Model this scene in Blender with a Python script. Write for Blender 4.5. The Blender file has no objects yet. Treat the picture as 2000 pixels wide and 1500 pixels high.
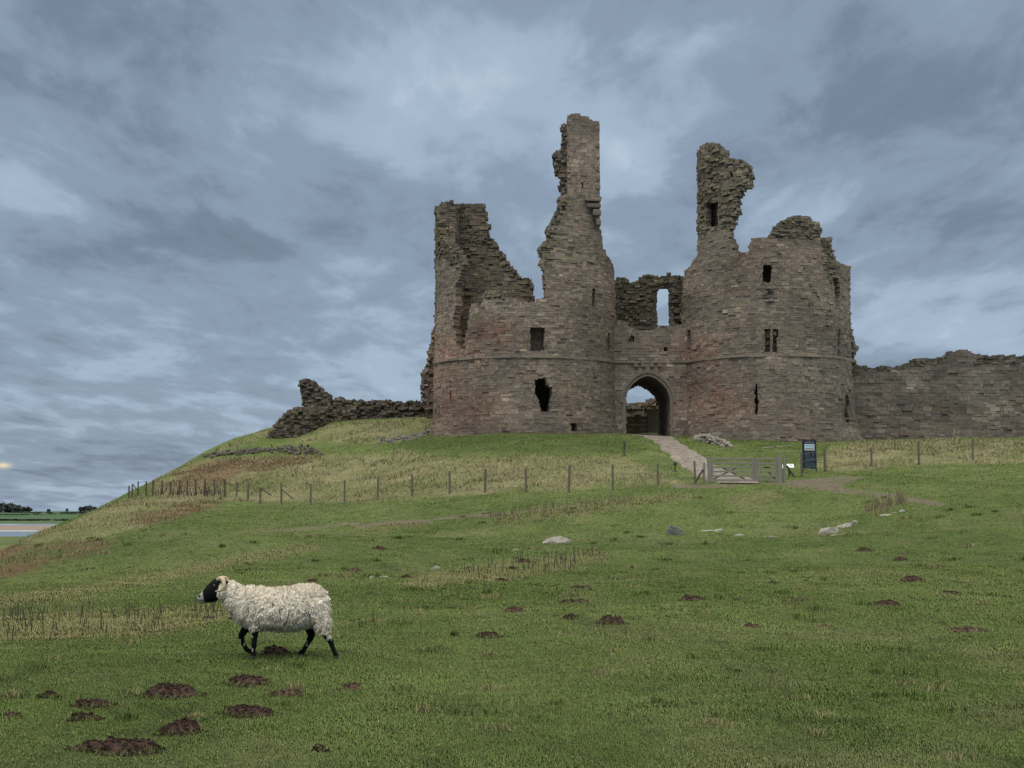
import bpy, math, random
import numpy as np
from mathutils import Vector, Matrix
C = bpy.context.scene.collection
SC = bpy.context.scene
R = math.radians
random.seed(7)
rng = np.random.default_rng(7)

# ------------------------------------------------------------------ camera (eye at the origin)
FPX = 2920.0                       # focal length in pixels of a 2000 px wide frame
PITCH = math.atan(255/FPX)         # horizon sits at row 1005
cam = bpy.data.cameras.new('camera'); camo = bpy.data.objects.new('camera', cam); C.objects.link(camo)
cam.sensor_width = 36; cam.lens = 36*FPX/2000; cam.clip_start = .1; cam.clip_end = 9000
camo.location = (0, 0, 0); camo.rotation_euler = (math.pi/2+PITCH, 0, 0)
SC.camera = camo

# ------------------------------------------------------------------ sky, sun, exposure
SUN_EL, SUN_AZ = 60, 205           # soft sun behind the cloud, behind the camera and a little left
W = bpy.data.worlds.new('World'); SC.world = W; W.use_nodes = True
nt = W.node_tree; nt.nodes.clear()
def N(t, typ, **kw):
    n = t.nodes.new(typ)
    for k, v in kw.items():
        if k.startswith('i_'):
            n.inputs[int(k[2:]) if k[2:].isdigit() else k[2:]].default_value = v
        else: setattr(n, k, v)
    return n
def L(t, a, b): t.links.new(a, b)
def math_(t, op, a, b=None, c=None, clamp=False):
    n = t.nodes.new('ShaderNodeMath'); n.operation = op; n.use_clamp = clamp
    for k, v in enumerate((a, b, c)):
        if v is None: continue
        if isinstance(v, (int, float)): n.inputs[k].default_value = v
        else: t.links.new(v, n.inputs[k])
    return n.outputs[0]
def mix_(t, f, a, b, mode='MIX'):
    n = t.nodes.new('ShaderNodeMix'); n.data_type = 'RGBA'; n.blend_type = mode
    for s, v in ((n.inputs[0], f), (n.inputs[6], a), (n.inputs[7], b)):
        if isinstance(v, (int, float)): s.default_value = v
        elif isinstance(v, tuple): s.default_value = (*v[:3], 1)
        else: t.links.new(v, s)
    return n.outputs[2]
def ramp_(t, f, stops, interp='LINEAR'):
    n = t.nodes.new('ShaderNodeValToRGB'); n.color_ramp.interpolation = interp
    e = n.color_ramp.elements
    while len(e) < len(stops): e.new(.5)
    for k, (p, c) in enumerate(stops):
        e[k].position = p; e[k].color = (*c, 1) if isinstance(c, tuple) else (c, c, c, 1)
    t.links.new(f, n.inputs[0]); return n.outputs[0]
def noise_(t, vec, scale, detail=4, rough=.5, dist=0.0, out=0):
    n = t.nodes.new('ShaderNodeTexNoise'); n.inputs['Scale'].default_value = scale
    n.inputs['Detail'].default_value = detail; n.inputs['Roughness'].default_value = rough
    n.inputs['Distortion'].default_value = dist
    if vec is not None: t.links.new(vec, n.inputs['Vector'])
    return n.outputs[out]
def srgb(r, g, b):
    f = lambda v: (v/255/12.92 if v/255 <= .04045 else ((v/255+.055)/1.055)**2.4)
    return (f(r), f(g), f(b))

def sky_dir(px, py):
    a = (px-1000)/FPX; b = (750-py)/FPX
    v = Vector((a, math.cos(PITCH)-b*math.sin(PITCH), math.sin(PITCH)+b*math.cos(PITCH))); v.normalize(); return v
tc = N(nt, 'ShaderNodeTexCoord')
dirv = tc.outputs['Generated']
sep = N(nt, 'ShaderNodeSeparateXYZ'); L(nt, dirv, sep.inputs[0])
zc = math_(nt, 'MAXIMUM', sep.outputs[2], 0.0)
den = math_(nt, 'ADD', zc, .08)
cx = math_(nt, 'DIVIDE', sep.outputs[0], den); cy = math_(nt, 'DIVIDE', sep.outputs[1], den)
comb = N(nt, 'ShaderNodeCombineXYZ'); L(nt, cx, comb.inputs[0]); L(nt, cy, comb.inputs[1]); comb.inputs[2].default_value = 3.7
mp0 = N(nt, 'ShaderNodeMapping'); mp0.inputs['Scale'].default_value = (1.0, .42, 1); L(nt, comb.outputs[0], mp0.inputs[0])
n1 = noise_(nt, mp0.outputs[0], 1.5, 10, .55, .3)
mp = N(nt, 'ShaderNodeMapping'); mp.inputs['Scale'].default_value = (1.0, .42, 1); mp.inputs['Location'].default_value = (4.3, 1.2, 0)
L(nt, comb.outputs[0], mp.inputs[0])
n2 = noise_(nt, mp.outputs[0], 4.4, 11, .6, .3)
cloud = math_(nt, 'ADD', math_(nt, 'MULTIPLY_ADD', n1, .48, .022), math_(nt, 'MULTIPLY', n2, .52))
# lit upper edges and darker undersides of the banks
mp3 = N(nt, 'ShaderNodeMapping'); mp3.inputs['Scale'].default_value = (1.0, .42, 1); mp3.inputs['Location'].default_value = (0.03, -.09, 0); L(nt, comb.outputs[0], mp3.inputs[0])
n3 = noise_(nt, mp3.outputs[0], 1.5, 10, .55, .3)
cloud = math_(nt, 'ADD', cloud, math_(nt, 'MULTIPLY', math_(nt, 'SUBTRACT', n1, n3), .22))
# broad bright and dark areas of the cloud deck
def spot(px, py, rad, amp, val, sq=1.0):
    d = sky_dir(px, py)
    vs = N(nt, 'ShaderNodeVectorMath', operation='SUBTRACT'); L(nt, dirv, vs.inputs[0]); vs.inputs[1].default_value = d
    vm = N(nt, 'ShaderNodeVectorMath', operation='MULTIPLY'); L(nt, vs.outputs[0], vm.inputs[0]); vm.inputs[1].default_value = (1, 1, sq)
    ln = N(nt, 'ShaderNodeVectorMath', operation='LENGTH'); L(nt, vm.outputs[0], ln.inputs[0])
    q = math_(nt, 'DIVIDE', ln.outputs['Value'], rad/FPX)
    g = math_(nt, 'POWER', 2.718, math_(nt, 'MULTIPLY', math_(nt, 'MULTIPLY', q, q), -1.0))
    return math_(nt, 'MULTIPLY_ADD', g, amp, val)
for s in ((880, 120, 170, .07, 1.9), (560, 90, 200, .02, 1.6), (1000, 190, 330, .06, 1.5), (1220, 300, 110, .12, 1.3), (40, 330, 130, .10, 1.5), (300, 700, 330, .04, 2.6), (820, 300, 170, .06, 1.4), (1500, 80, 260, -.02, 1.5),
          (330, 470, 340, -.07, 3.2), (110, 190, 180, -.03, 1.4), (1600, 260, 260, -.015, 2), (640, 480, 200, -.03, 2.2), (1750, 470, 240, -.02, 2.2), (1800, 640, 190, .12, 2.5), (1950, 590, 150, .07, 2), (1480, 420, 200, .05, 1.6), (1280, 480, 160, .03, 1.6),
          (120, 975, 230, .09, 5), (120, 890, 260, -.05, 6), (250, 760, 300, .06, 6), (740, 760, 160, .09, 2), (1290, 620, 120, .07, 1.5)):
    cloud = spot(s[0], s[1], s[2], s[3]*1.25, cloud, s[4])
ccol = ramp_(nt, cloud, [(.24, srgb(98, 111, 129)), (.39, srgb(118, 133, 152)), (.52, srgb(139, 156, 176)), (.66, srgb(164, 183, 203)), (.86, srgb(194, 210, 224))], 'EASE')
# thin gap of yellow evening light low on the left
yel = spot(6, 909, 13, 1.0, 0.0, 2.6)
yel = math_(nt, 'MULTIPLY', yel, 1.0, clamp=True)
ccol = mix_(nt, yel, ccol, srgb(236, 224, 190))
# an overcast sky is brightest overhead
up = math_(nt, 'MULTIPLY_ADD', math_(nt, 'POWER', math_(nt, 'SUBTRACT', math_(nt, 'MULTIPLY', zc, 1.0), .36, clamp=True), 1.0), 13.0, 1.0)
ccol = mix_(nt, math_(nt, 'MULTIPLY', math_(nt, 'SUBTRACT', zc, .36, clamp=True), 4.0, clamp=True), ccol, srgb(160, 158, 150))   # thinner, whiter cloud overhead
vsc = N(nt, 'ShaderNodeVectorMath', operation='SCALE'); L(nt, ccol, vsc.inputs[0])
L(nt, math_(nt, 'MULTIPLY', up, 10.0), vsc.inputs['Scale'])
sky = N(nt, 'ShaderNodeTexSky', sky_type='NISHITA', sun_disc=False, sun_elevation=R(SUN_EL), sun_rotation=R(SUN_AZ))
skymix = mix_(nt, .94, sky.outputs[0], vsc.outputs[0])
bg = N(nt, 'ShaderNodeBackground'); bg.inputs['Strength'].default_value = .1
L(nt, skymix, bg.inputs[0])
wo = N(nt, 'ShaderNodeOutputWorld'); L(nt, bg.outputs[0], wo.inputs[0])

sl = bpy.data.lights.new('sun', 'SUN'); sl.energy = 1.0; sl.angle = R(22); sl.color = (1, .955, .89)
so = bpy.data.objects.new('sun', sl); C.objects.link(so)
az = R(SUN_AZ); sd = Vector((math.sin(az)*math.cos(R(SUN_EL)), math.cos(az)*math.cos(R(SUN_EL)), math.sin(R(SUN_EL))))
so.rotation_euler = sd.to_track_quat('Z', 'Y').to_euler(); so.location = sd*60
SC.view_settings.view_transform = 'Standard'; SC.view_settings.look = 'None'
SC.view_settings.exposure = 0; SC.view_settings.gamma = 1; SC.view_settings.use_curve_mapping = False
SC.cycles.max_bounces = 5; SC.cycles.diffuse_bounces = 3; SC.cycles.use_denoising = True

# ------------------------------------------------------------------ projection helpers
SP, CP = math.sin(PITCH), math.cos(PITCH)
def proj(x, y, z):
    d = y*CP+z*SP
    return 1000+FPX*x/d, 750-FPX*(z*CP-y*SP)/d
def ray(px, py):
    a = (np.asarray(px, float)-1000)/FPX; b = (750-np.asarray(py, float))/FPX
    dy = CP-b*SP
    return a/dy, (SP+b*CP)/dy                                     # x and z per metre of y
def pt(px, py, Y):
    a, b = ray(px, py); return a*Y, Y, b*Y
def inside(poly, px, py):
    px = np.asarray(px, float); py = np.asarray(py, float); c = np.zeros(px.shape, bool)
    n = len(poly)
    for i in range(n):
        x1, y1 = poly[i]; x2, y2 = poly[(i+1) % n]
        if y1 == y2: continue
        c ^= ((y1 > py) != (y2 > py)) & (px < (x2-x1)*(py-y1)/(y2-y1)+x1)
    return c
def hash2(ix, iy, s):
    h = (ix.astype(np.int64)*374761393+iy.astype(np.int64)*668265263+s*974634533) & 0x7fffffff
    h = ((h ^ (h >> 13))*1274126177) & 0x7fffffff
    return ((h ^ (h >> 16)) & 0xffff)/65535.0
def vn(x, y, s=0):
    x = np.asarray(x, float); y = np.asarray(y, float)
    ix = np.floor(x); iy = np.floor(y); fx = x-ix; fy = y-iy
    fx = fx*fx*(3-2*fx); fy = fy*fy*(3-2*fy)
    a = hash2(ix, iy, s); b = hash2(ix+1, iy, s); c = hash2(ix, iy+1, s); d = hash2(ix+1, iy+1, s)
    return (a+(b-a)*fx)*(1-fy)+(c+(d-c)*fx)*fy
def fbm(x, y, s=0, o=4, g=.5):
    r = 0; a = 1; t = 0
    for k in range(o):
        r = r+a*vn(x*2**k+17.3*k, y*2**k-9.1*k, s+k); t += a; a *= g
    return r/t

# ------------------------------------------------------------------ object helpers
def tag(o, label=None, cat=None, group=None, kind=None):
    for k, v in (('label', label), ('category', cat), ('group', group), ('kind', kind)):
        if v: o[k] = v
    return o
def link(o, parent=None):
    C.objects.link(o)
    if parent is not None: o.parent = parent
    return o
def empty(name, loc=(0, 0, 0), label=None, cat=None, group=None):
    o = bpy.data.objects.new(name, None); o.location = loc; o.empty_display_size = .2
    C.objects.link(o); tag(o, label, cat, group); return o
def mesh_np(name, V, F, mat, parent=None, col=None, loc=None, smooth=False):
    """V (n,3), F (m,k) constant k; col (n,3) per vertex colour"""
    V = np.asarray(V, np.float32); F = np.asarray(F, np.int32)
    if loc is not None: V = V-np.asarray(loc, np.float32)
    m = bpy.data.meshes.new(name); k = F.shape[1]
    m.vertices.add(len(V)); m.vertices.foreach_set('co', V.ravel())
    m.loops.add(F.size); m.loops.foreach_set('vertex_index', F.ravel())
    m.polygons.add(len(F)); m.polygons.foreach_set('loop_start', np.arange(0, F.size, k, dtype=np.int32))
    try: m.polygons.foreach_set('loop_total', np.full(len(F), k, np.int32))
    except Exception: pass
    m.update(calc_edges=True); m.validate()
    if col is not None:
        a = m.color_attributes.new('Col', 'FLOAT_COLOR', 'POINT')
        cc = np.ones((len(V), 4), np.float32); cc[:, :3] = col; a.data.foreach_set('color', cc.ravel())
    m.polygons.foreach_set('use_smooth', np.full(len(F), bool(smooth)))
    m.materials.append(mat)
    o = bpy.data.objects.new(name, m)
    if loc is not None: o.location = tuple(float(v) for v in loc)
    return link(o, parent)
CUBE = np.array([[0,1,3,2],[4,6,7,5],[0,4,5,1],[2,3,7,6],[0,2,6,4],[1,5,7,3]], np.int32)
class MB:                                                         # boxes, bars and tubes collected into one mesh
    def __init__(s): s.v = []; s.f = []
    def hexa(s, P):
        b = len(s.v); s.v += [tuple(p) for p in P]
        s.f += [tuple(b+i for i in q) for q in CUBE.tolist()]
    def box(s, c, d, M=None):
        P = []
        for i in (-1, 1):
            for j in (-1, 1):
                for k in (-1, 1):
                    p = Vector((i*d[0]/2, j*d[1]/2, k*d[2]/2))
                    if M: p = M @ p
                    P.append(p+Vector(c))
        s.hexa(P)
    def bar(s, a, b, w, h=None):
        a = Vector(a); b = Vector(b); q = (b-a).to_track_quat('X', 'Z').to_matrix()
        s.box((a+b)/2, ((b-a).length, w, h or w), q)
    def tube(s, pts, rad, n=8, cap=True):
        pts = [Vector(p) for p in pts]; rs = rad if isinstance(rad, (list, tuple)) else [rad]*len(pts)
        base = len(s.v); up = Vector((0.02, .03, 1))
        for i, p in enumerate(pts):
            t = (pts[min(i+1, len(pts)-1)]-pts[max(i-1, 0)]).normalized()
            u = t.cross(up)
            if u.length < .05: u = t.cross(Vector((1, 0, 0)))
            u.normalize(); w = u.cross(t)
            for k in range(n):
                a = 2*math.pi*k/n; s.v.append(tuple(p+(u*math.cos(a)+w*math.sin(a))*rs[i]))
        for i in range(len(pts)-1):
            for k in range(n):
                s.f.append((base+i*n+k, base+i*n+(k+1) % n, base+(i+1)*n+(k+1) % n, base+(i+1)*n+k))
        if cap:
            s.f.append(tuple(base+k for k in range(n))[::-1]); e = base+(len(pts)-1)*n; s.f.append(tuple(e+k for k in range(n)))
    def build(s, name, mat, parent=None, smooth=False, bevel=0):
        m = bpy.data.meshes.new(name); m.from_pydata(s.v, [], s.f); m.update(); m.materials.append(mat)
        if smooth:
            for p in m.polygons: p.use_smooth = True
        o = bpy.data.objects.new(name, m); link(o, parent)
        if bevel:
            b = o.modifiers.new('bevel', 'BEVEL'); b.width = bevel; b.segments = 2
        return o

# ------------------------------------------------------------------ materials
def mat_new(name, rough=.85, spec=.25):
    m = bpy.data.materials.new(name); m.use_nodes = True
    b = m.node_tree.nodes['Principled BSDF']; b.inputs['Roughness'].default_value = rough
    b.inputs['Specular IOR Level'].default_value = spec
    return m, m.node_tree, b
def bump(t, b, h, strength, dist):
    n = t.nodes.new('ShaderNodeBump'); n.inputs['Strength'].default_value = strength; n.inputs['Distance'].default_value = dist
    t.links.new(h, n.inputs['Height']); t.links.new(n.outputs[0], b.inputs['Normal'])
def obj_co(t): return t.nodes.new('ShaderNodeTexCoord').outputs['Object']
def attr(t, name):
    a = t.nodes.new('ShaderNodeAttribute'); a.attribute_name = name; return a
def plain(name, col, rough=.7, spec=.3, nscale=8, amt=.25, bmp=.15):
    m, t, b = mat_new(name, rough, spec); co = obj_co(t)
    f = noise_(t, co, nscale, 5, .6)
    c = mix_(t, f, tuple(v*(1-amt) for v in col), tuple(min(1, v*(1+amt)) for v in col))
    L(t, c, b.inputs['Base Color'])
    if bmp: bump(t, b, noise_(t, co, nscale*4, 4, .6), bmp, .01)
    return m
def stone_mat():
    m, t, b = mat_new('weathered sandstone', .92, .15); co = obj_co(t)
    at = attr(t, 'Col').outputs['Color']
    f = noise_(t, co, 5.5, 6, .65)
    k = ramp_(t, f, [(.25, .6), (.5, 1.0), (.75, 1.35)])
    c = mix_(t, 1.0, at, k, 'MULTIPLY')
    st = noise_(t, co, .35, 6, .62)                               # broad weather staining
    c = mix_(t, ramp_(t, st, [(.38, .0), (.62, .55)]), c, mix_(t, .55, c, (.13, .125, .115)))
    L(t, c, b.inputs['Base Color'])
    bump(t, b, noise_(t, co, 8, 7, .75), .6, .03)
    return m
M_STONE = stone_mat()

def blade_mat(name, rough=.8):
    m, t, b = mat_new(name, rough, .12)
    L(t, attr(t, 'Col').outputs['Color'], b.inputs['Base Color'])
    return m
M_BLADE = blade_mat('grass blades')

# ------------------------------------------------------------------ terrain
CTRL = []
def cp(px, py, Y): CTRL.append(pt(px, py, Y))
for px in (-700, 0, 500, 1000, 1500, 2000, 2700):
    cp(px, 1500, 8.9); cp(px, 1283, 14.8); cp(px, 1200, 20.2); cp(px, 1145, 27.0)
for X in (-12, -5, 0, 5, 12): CTRL.append((X, 0, -1.55)); CTRL.append((X, -10, -1.7))
for q in ((300, 1100, 36), (250, 1045, 58), (260, 1000, 84), (330, 985, 92), (450, 985, 92), (670, 1105, 36), (670, 1052, 54), (670, 1015, 68), (670, 982, 84),
          (548, 985, 88), (480, 980, 91), (1000, 1100, 37), (1000, 1062, 47), (1000, 1010, 61), (1000, 966, 75), (850, 972, 78), (850, 1020, 63),
          (1300, 1100, 37), (1300, 1053, 49), (1400, 1050, 51), (1550, 1050, 51), (1300, 985, 62), (1300, 957, 69.5), (1450, 1000, 62), (1430, 943, 70), (1530, 942, 70.5),
          (1700, 1095, 38), (1720, 1040, 49), (1740, 990, 58), (1640, 962, 66), (1650, 925, 76), (1800, 910, 79), (2000, 905, 81), (2000, 950, 62), (2000, 1010, 50), (2000, 1090, 37), (2300, 1000, 50), (2300, 900, 82), (2700, 1100, 36), (2700, 950, 60),
          (1090, 880, 93), (1240, 905, 88), (850, 895, 97), (650, 895, 103), (480, 925, 104), (480, 895, 112), (640, 872, 112), (780, 870, 106),
          (1000, 848, 108.5), (900, 850, 109), (845, 846, 115), (1150, 847, 109.5), (1266, 851, 112.5), (1266, 849, 127), (1340, 878, 97), (1490, 861, 107.5), (1490, 885, 92), (1600, 862, 110), (1670, 863, 115.5),
          (1750, 863, 116.5), (1850, 858, 116.5), (2000, 853, 117), (2300, 850, 117), (1850, 880, 98), (2000, 876, 100),
          (830, 818, 124), (735, 824, 123.5), (645, 832, 123), (525, 863, 121), (580, 858, 120.5), (600, 845, 122), (1240, 842, 140), (1000, 838, 140), (1500, 845, 140), (1900, 845, 140), (700, 815, 140)):
    cp(*q)
EDGE = [(-500, 1210, 20), (-250, 1150, 29), (0, 1093, 41), (100, 1040, 62), (200, 991, 88), (250, 969, 104), (330, 930, 110), (400, 894, 115), (480, 853, 121), (525, 835, 126)]
for q in EDGE:
    x, y, z = pt(*q); CTRL.append((x, y, z))
    for dx, dz in ((5, -2.2), (12, -6), (24, -12), (50, -15)): CTRL.append((x-dx, y+dx*.25, z+dz))
x, y, z = pt(525, 838, 140); CTRL += [(x, y+10, z-1), (x-8, y+12, z-5), (x-30, y+14, z-14), (10, 190, 3), (60, 190, 3), (100, 150, 4), (100, 100, 3), (80, 60, 1), (60, 30, -1)]
CT = np.array(CTRL)
def tps(r2): return np.where(r2 > 1e-9, r2*np.log(r2+1e-12)*.5, 0)
XS = .02
_c = CT[:, :2]*XS; _n = len(_c)
_K = tps(((_c[:, None]-_c[None])**2).sum(-1))+np.eye(_n)*2e-5
_P = np.c_[np.ones(_n), _c]
_A = np.zeros((_n+3, _n+3)); _A[:_n, :_n] = _K; _A[:_n, _n:] = _P; _A[_n:, :_n] = _P.T
_w = np.linalg.solve(_A, np.r_[CT[:, 2], 0, 0, 0])
PLAIN = -15.0
def ground(x, y, fine=True):
    x = np.asarray(x, float); y = np.asarray(y, float); sh = x.shape
    q = np.c_[x.ravel(), y.ravel()]*XS; out = np.empty(len(q))
    for i in range(0, len(q), 40000):
        qq = q[i:i+40000]
        out[i:i+40000] = tps(((qq[:, None]-_c[None])**2).sum(-1)) @ _w[:_n]+_w[_n]+qq @ _w[_n+1:]
    z = out.reshape(sh)
    d = np.hypot(x, y)
    z = z+(fbm(x*.22, y*.22, 3, 3)-.5)*np.clip(d/40, .1, .55)*.6
    z = z+(fbm(x*.9, y*.9, 9, 3)-.5)*.07
    if y.size and y.max() > 66:
        px, py = proj(x, y, z); t = sum(inside(p, px, py) for p in STRAW) > 0
        z = z+np.where(t & (y > 66) & (py < 968), np.clip(fbm(x*.95, y*.75, 61, 3)-.36, 0, 1)*.75, 0)
    if fine: z = z+(fbm(x*3.1, y*3.1, 21, 2)-.5)*.03
    k = 2.0                                                       # soft maximum with the coastal plain
    h = np.clip(.5+.5*(z-PLAIN)/k, 0, 1)
    return PLAIN*(1-h)+z*h+k*h*(1-h)
def g1(x, y): return float(ground(np.array([x]), np.array([y]))[0])
_ys = np.geomspace(5, 200, 900)
def at(px, py):
    """the ground point seen at this place of the photograph"""
    a, b = ray(px, py); xs = a*_ys; zs = b*_ys; g = ground(xs, _ys)
    hit = np.nonzero(zs <= g)[0]
    i = hit[0] if len(hit) else len(_ys)-1
    if i == 0: y = _ys[0]
    else:
        d0 = zs[i-1]-g[i-1]; d1 = g[i]-zs[i]; y = _ys[i-1]+(_ys[i]-_ys[i-1])*d0/max(d0+d1, 1e-9)
    return float(a*y), float(y), g1(float(a*y), float(y))

# vegetation zones, traced on the ground
STRAW = [[(325, 934), (400, 896), (480, 854), (527, 838), (535, 848), (480, 864), (425, 888)], [(300, 945), (400, 897), (560, 893), (640, 889), (800, 884), (860, 893), (1225, 892), (1290, 930), (1345, 946), (1290, 951), (1000, 963), (700, 981), (480, 980), (300, 966)],
         [(575, 862), (640, 832), (735, 824), (838, 815), (838, 848), (760, 866), (680, 866)],
         [(1590, 915), (1620, 875), (1680, 866), (1850, 861), (2600, 854), (2600, 895), (1800, 907), (1650, 921)],
         [(-60, 1062), (120, 1030), (250, 972), (400, 970), (425, 982), (300, 1020), (200, 1052), (90, 1060)]]
DRY = [[(935, 1012), (1050, 990), (1350, 960), (1360, 970), (1240, 995), (1100, 1012), (960, 1026)], [(1410, 975), (1440, 963), (1500, 962), (1535, 972), (1500, 985), (1430, 985)],
       [(1672, 1003), (1700, 985), (1765, 972), (1780, 980), (1720, 1006)], [(0, 1205), (250, 1188), (440, 1180), (450, 1215), (300, 1245), (-200, 1265), (-200, 1215)],
       [(880, 1110), (1180, 1075), (1190, 1092), (1000, 1135), (800, 1150), (780, 1140)], [(700, 1030), (850, 1015), (830, 1026), (690, 1048)], [(420, 1090), (620, 1060), (640, 1072), (440, 1108)], [(-100, 1175), (180, 1145), (430, 1098), (440, 1112), (200, 1162), (-100, 1200)]]
BRACK = [[(-60, 1085), (40, 1066), (140, 1058), (232, 1058), (200, 1080), (100, 1112), (-60, 1138)], [(260, 1004), (400, 976), (432, 984), (380, 1003), (270, 1030)], [(300, 950), (330, 932), (400, 897), (540, 893), (620, 897), (560, 915), (470, 935), (400, 955)]]
MUD = [[(1470, 944), (1530, 941), (1640, 930), (1690, 932), (1650, 945), (1640, 957), (1600, 958), (1530, 950)], [(1600, 952), (1660, 955), (1760, 967), (1850, 985), (1840, 990), (1740, 974), (1640, 962)], [(690, 1028), (760, 1017), (850, 1014), (840, 1020), (760, 1023), (700, 1033)],
       [(480, 1038), (560, 1034), (700, 1020), (705, 1024), (560, 1038)], [(850, 1012), (1000, 1000), (1200, 978), (1200, 980), (1000, 1004), (850, 1016)], [(1320, 948), (1400, 946), (1480, 948), (1400, 952), (1310, 955)]]
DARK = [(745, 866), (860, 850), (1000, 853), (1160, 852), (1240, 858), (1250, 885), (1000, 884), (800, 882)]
def soft(poly, px, py, x, y, amp, seed, n=5):
    r = 0
    for k in range(n):
        jx = (vn(x*(.5+.3*k), y*(.3+.2*k), seed+11*k)-.5)*2*amp*5; jy = (vn(x*(.5+.3*k)+31, y*(.3+.2*k), seed+11*k+5)-.5)*2*amp
        r = r+inside(poly, px+jx, py+jy)
    return r/n
def zones(x, y, z):
    px, py = proj(x, y, z)
    s = sum(soft(p, px, py, x, y, 3.5, 40) for p in STRAW); d = sum(soft(p, px, py, x, y, 4, 60) for p in DRY)
    b = sum(soft(p, px, py, x, y, 6, 80) for p in BRACK); m = sum(soft(p, px, py, x, y, 1.6, 99) for p in MUD)
    return [np.clip(v, 0, 1) for v in (s, d, b, m)]
def grass_col(x, y, z=None):
    """base colour of the sward at a place: living green, straw, bracken, bare soil"""
    if z is None: z = ground(x, y, False)
    s, d, b, m = zones(x, y, z)
    g = np.array([.077, .111, .030]); g2 = np.array([.104, .138, .042]); st = np.array([.215, .197, .108]); dr = np.array([.18, .155, .085]); br = np.array([.145, .096, .060]); so_ = np.array([.15, .12, .098])
    f = np.clip((fbm(x*.28, y*.2, 5, 4)-.36)*3.2, 0, 1)[..., None]
    c = g*(1-f)+g2*f
    c = c*(.80+.42*fbm(x*1.7, y*.9, 25, 4))[..., None]*np.where(fbm(x*2.6, y*1.5, 27, 3) > .72, .74, 1.0)[..., None]
    f2 = (np.clip((fbm(x*.8, y*.45, 15, 4)-.52)*4, 0, 1)*.30)[..., None]      # scattered bleached grass
    c = c*(1-f2)+st*.85*f2
    t = (s*np.clip(.25+1.3*(fbm(x*.35, y*.35, 31, 3)-.2), .2, .85))[..., None]; c = c*(1-t)+st*t
    t = (d*.42*np.clip((fbm(x*1.1, y*.7, 33, 3)-.2)*2, 0, 1))[..., None]; c = c*(1-t)+dr*t
    t = (b*np.clip((fbm(x*.5, y*.5, 35, 3)-.28)*2.6, 0, .85))[..., None]; c = c*(1-t)+br*t
    t = (m*np.clip((fbm(x*1.2, y*1.2, 37, 3)-.1)*2, 0, .9))[..., None]; c = c*(1-t)+so_*t
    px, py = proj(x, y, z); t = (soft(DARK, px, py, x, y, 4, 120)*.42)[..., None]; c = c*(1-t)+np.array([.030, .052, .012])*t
    return c, (s, d, b, m)

NU, NV = 520, 760
uu = np.linspace(-.62, .62, NU); vv = np.r_[np.linspace(-25, 3.5, 24)[:-1], np.geomspace(3.5, 230, NV-23)]
U, VV = np.meshgrid(uu, vv); X = U*(np.abs(VV)+14); Y = VV
X = X+np.clip(-X-30, 0, None)*.6-0
Z = ground(X, Y)
idx = np.arange(NU*NV).reshape(NV, NU)
F = np.stack([idx[:-1, :-1], idx[:-1, 1:], idx[1:, 1:], idx[1:, :-1]], -1).reshape(-1, 4)
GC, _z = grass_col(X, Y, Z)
def turf_mat():
    m, t, b = mat_new('turf', .95, .1); co = obj_co(t)
    c = attr(t, 'Col').outputs['Color']
    sc = N(t, 'ShaderNodeMapping'); sc.inputs['Scale'].default_value = (1, .55, 1); L(t, co, sc.inputs[0])
    f = noise_(t, sc.outputs[0], 7, 8, .72)
    c = mix_(t, 1, c, ramp_(t, f, [(.3, .45), (.5, .95), (.7, 1.5)]), 'MULTIPLY')
    f2 = noise_(t, co, 2.2, 6, .7)
    c = mix_(t, ramp_(t, f2, [(.52, 0.0), (.72, .45)]), c, (.15, .14, .06))
    L(t, c, b.inputs['Base Color']); bump(t, b, noise_(t, co, 11, 7, .75), 1, .12)
    return m
M_TURF = turf_mat()
mesh_np('ground', np.c_[X.ravel(), Y.ravel(), Z.ravel()], F, M_TURF, col=GC.reshape(-1, 3), smooth=True)['kind'] = 'structure'

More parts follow.
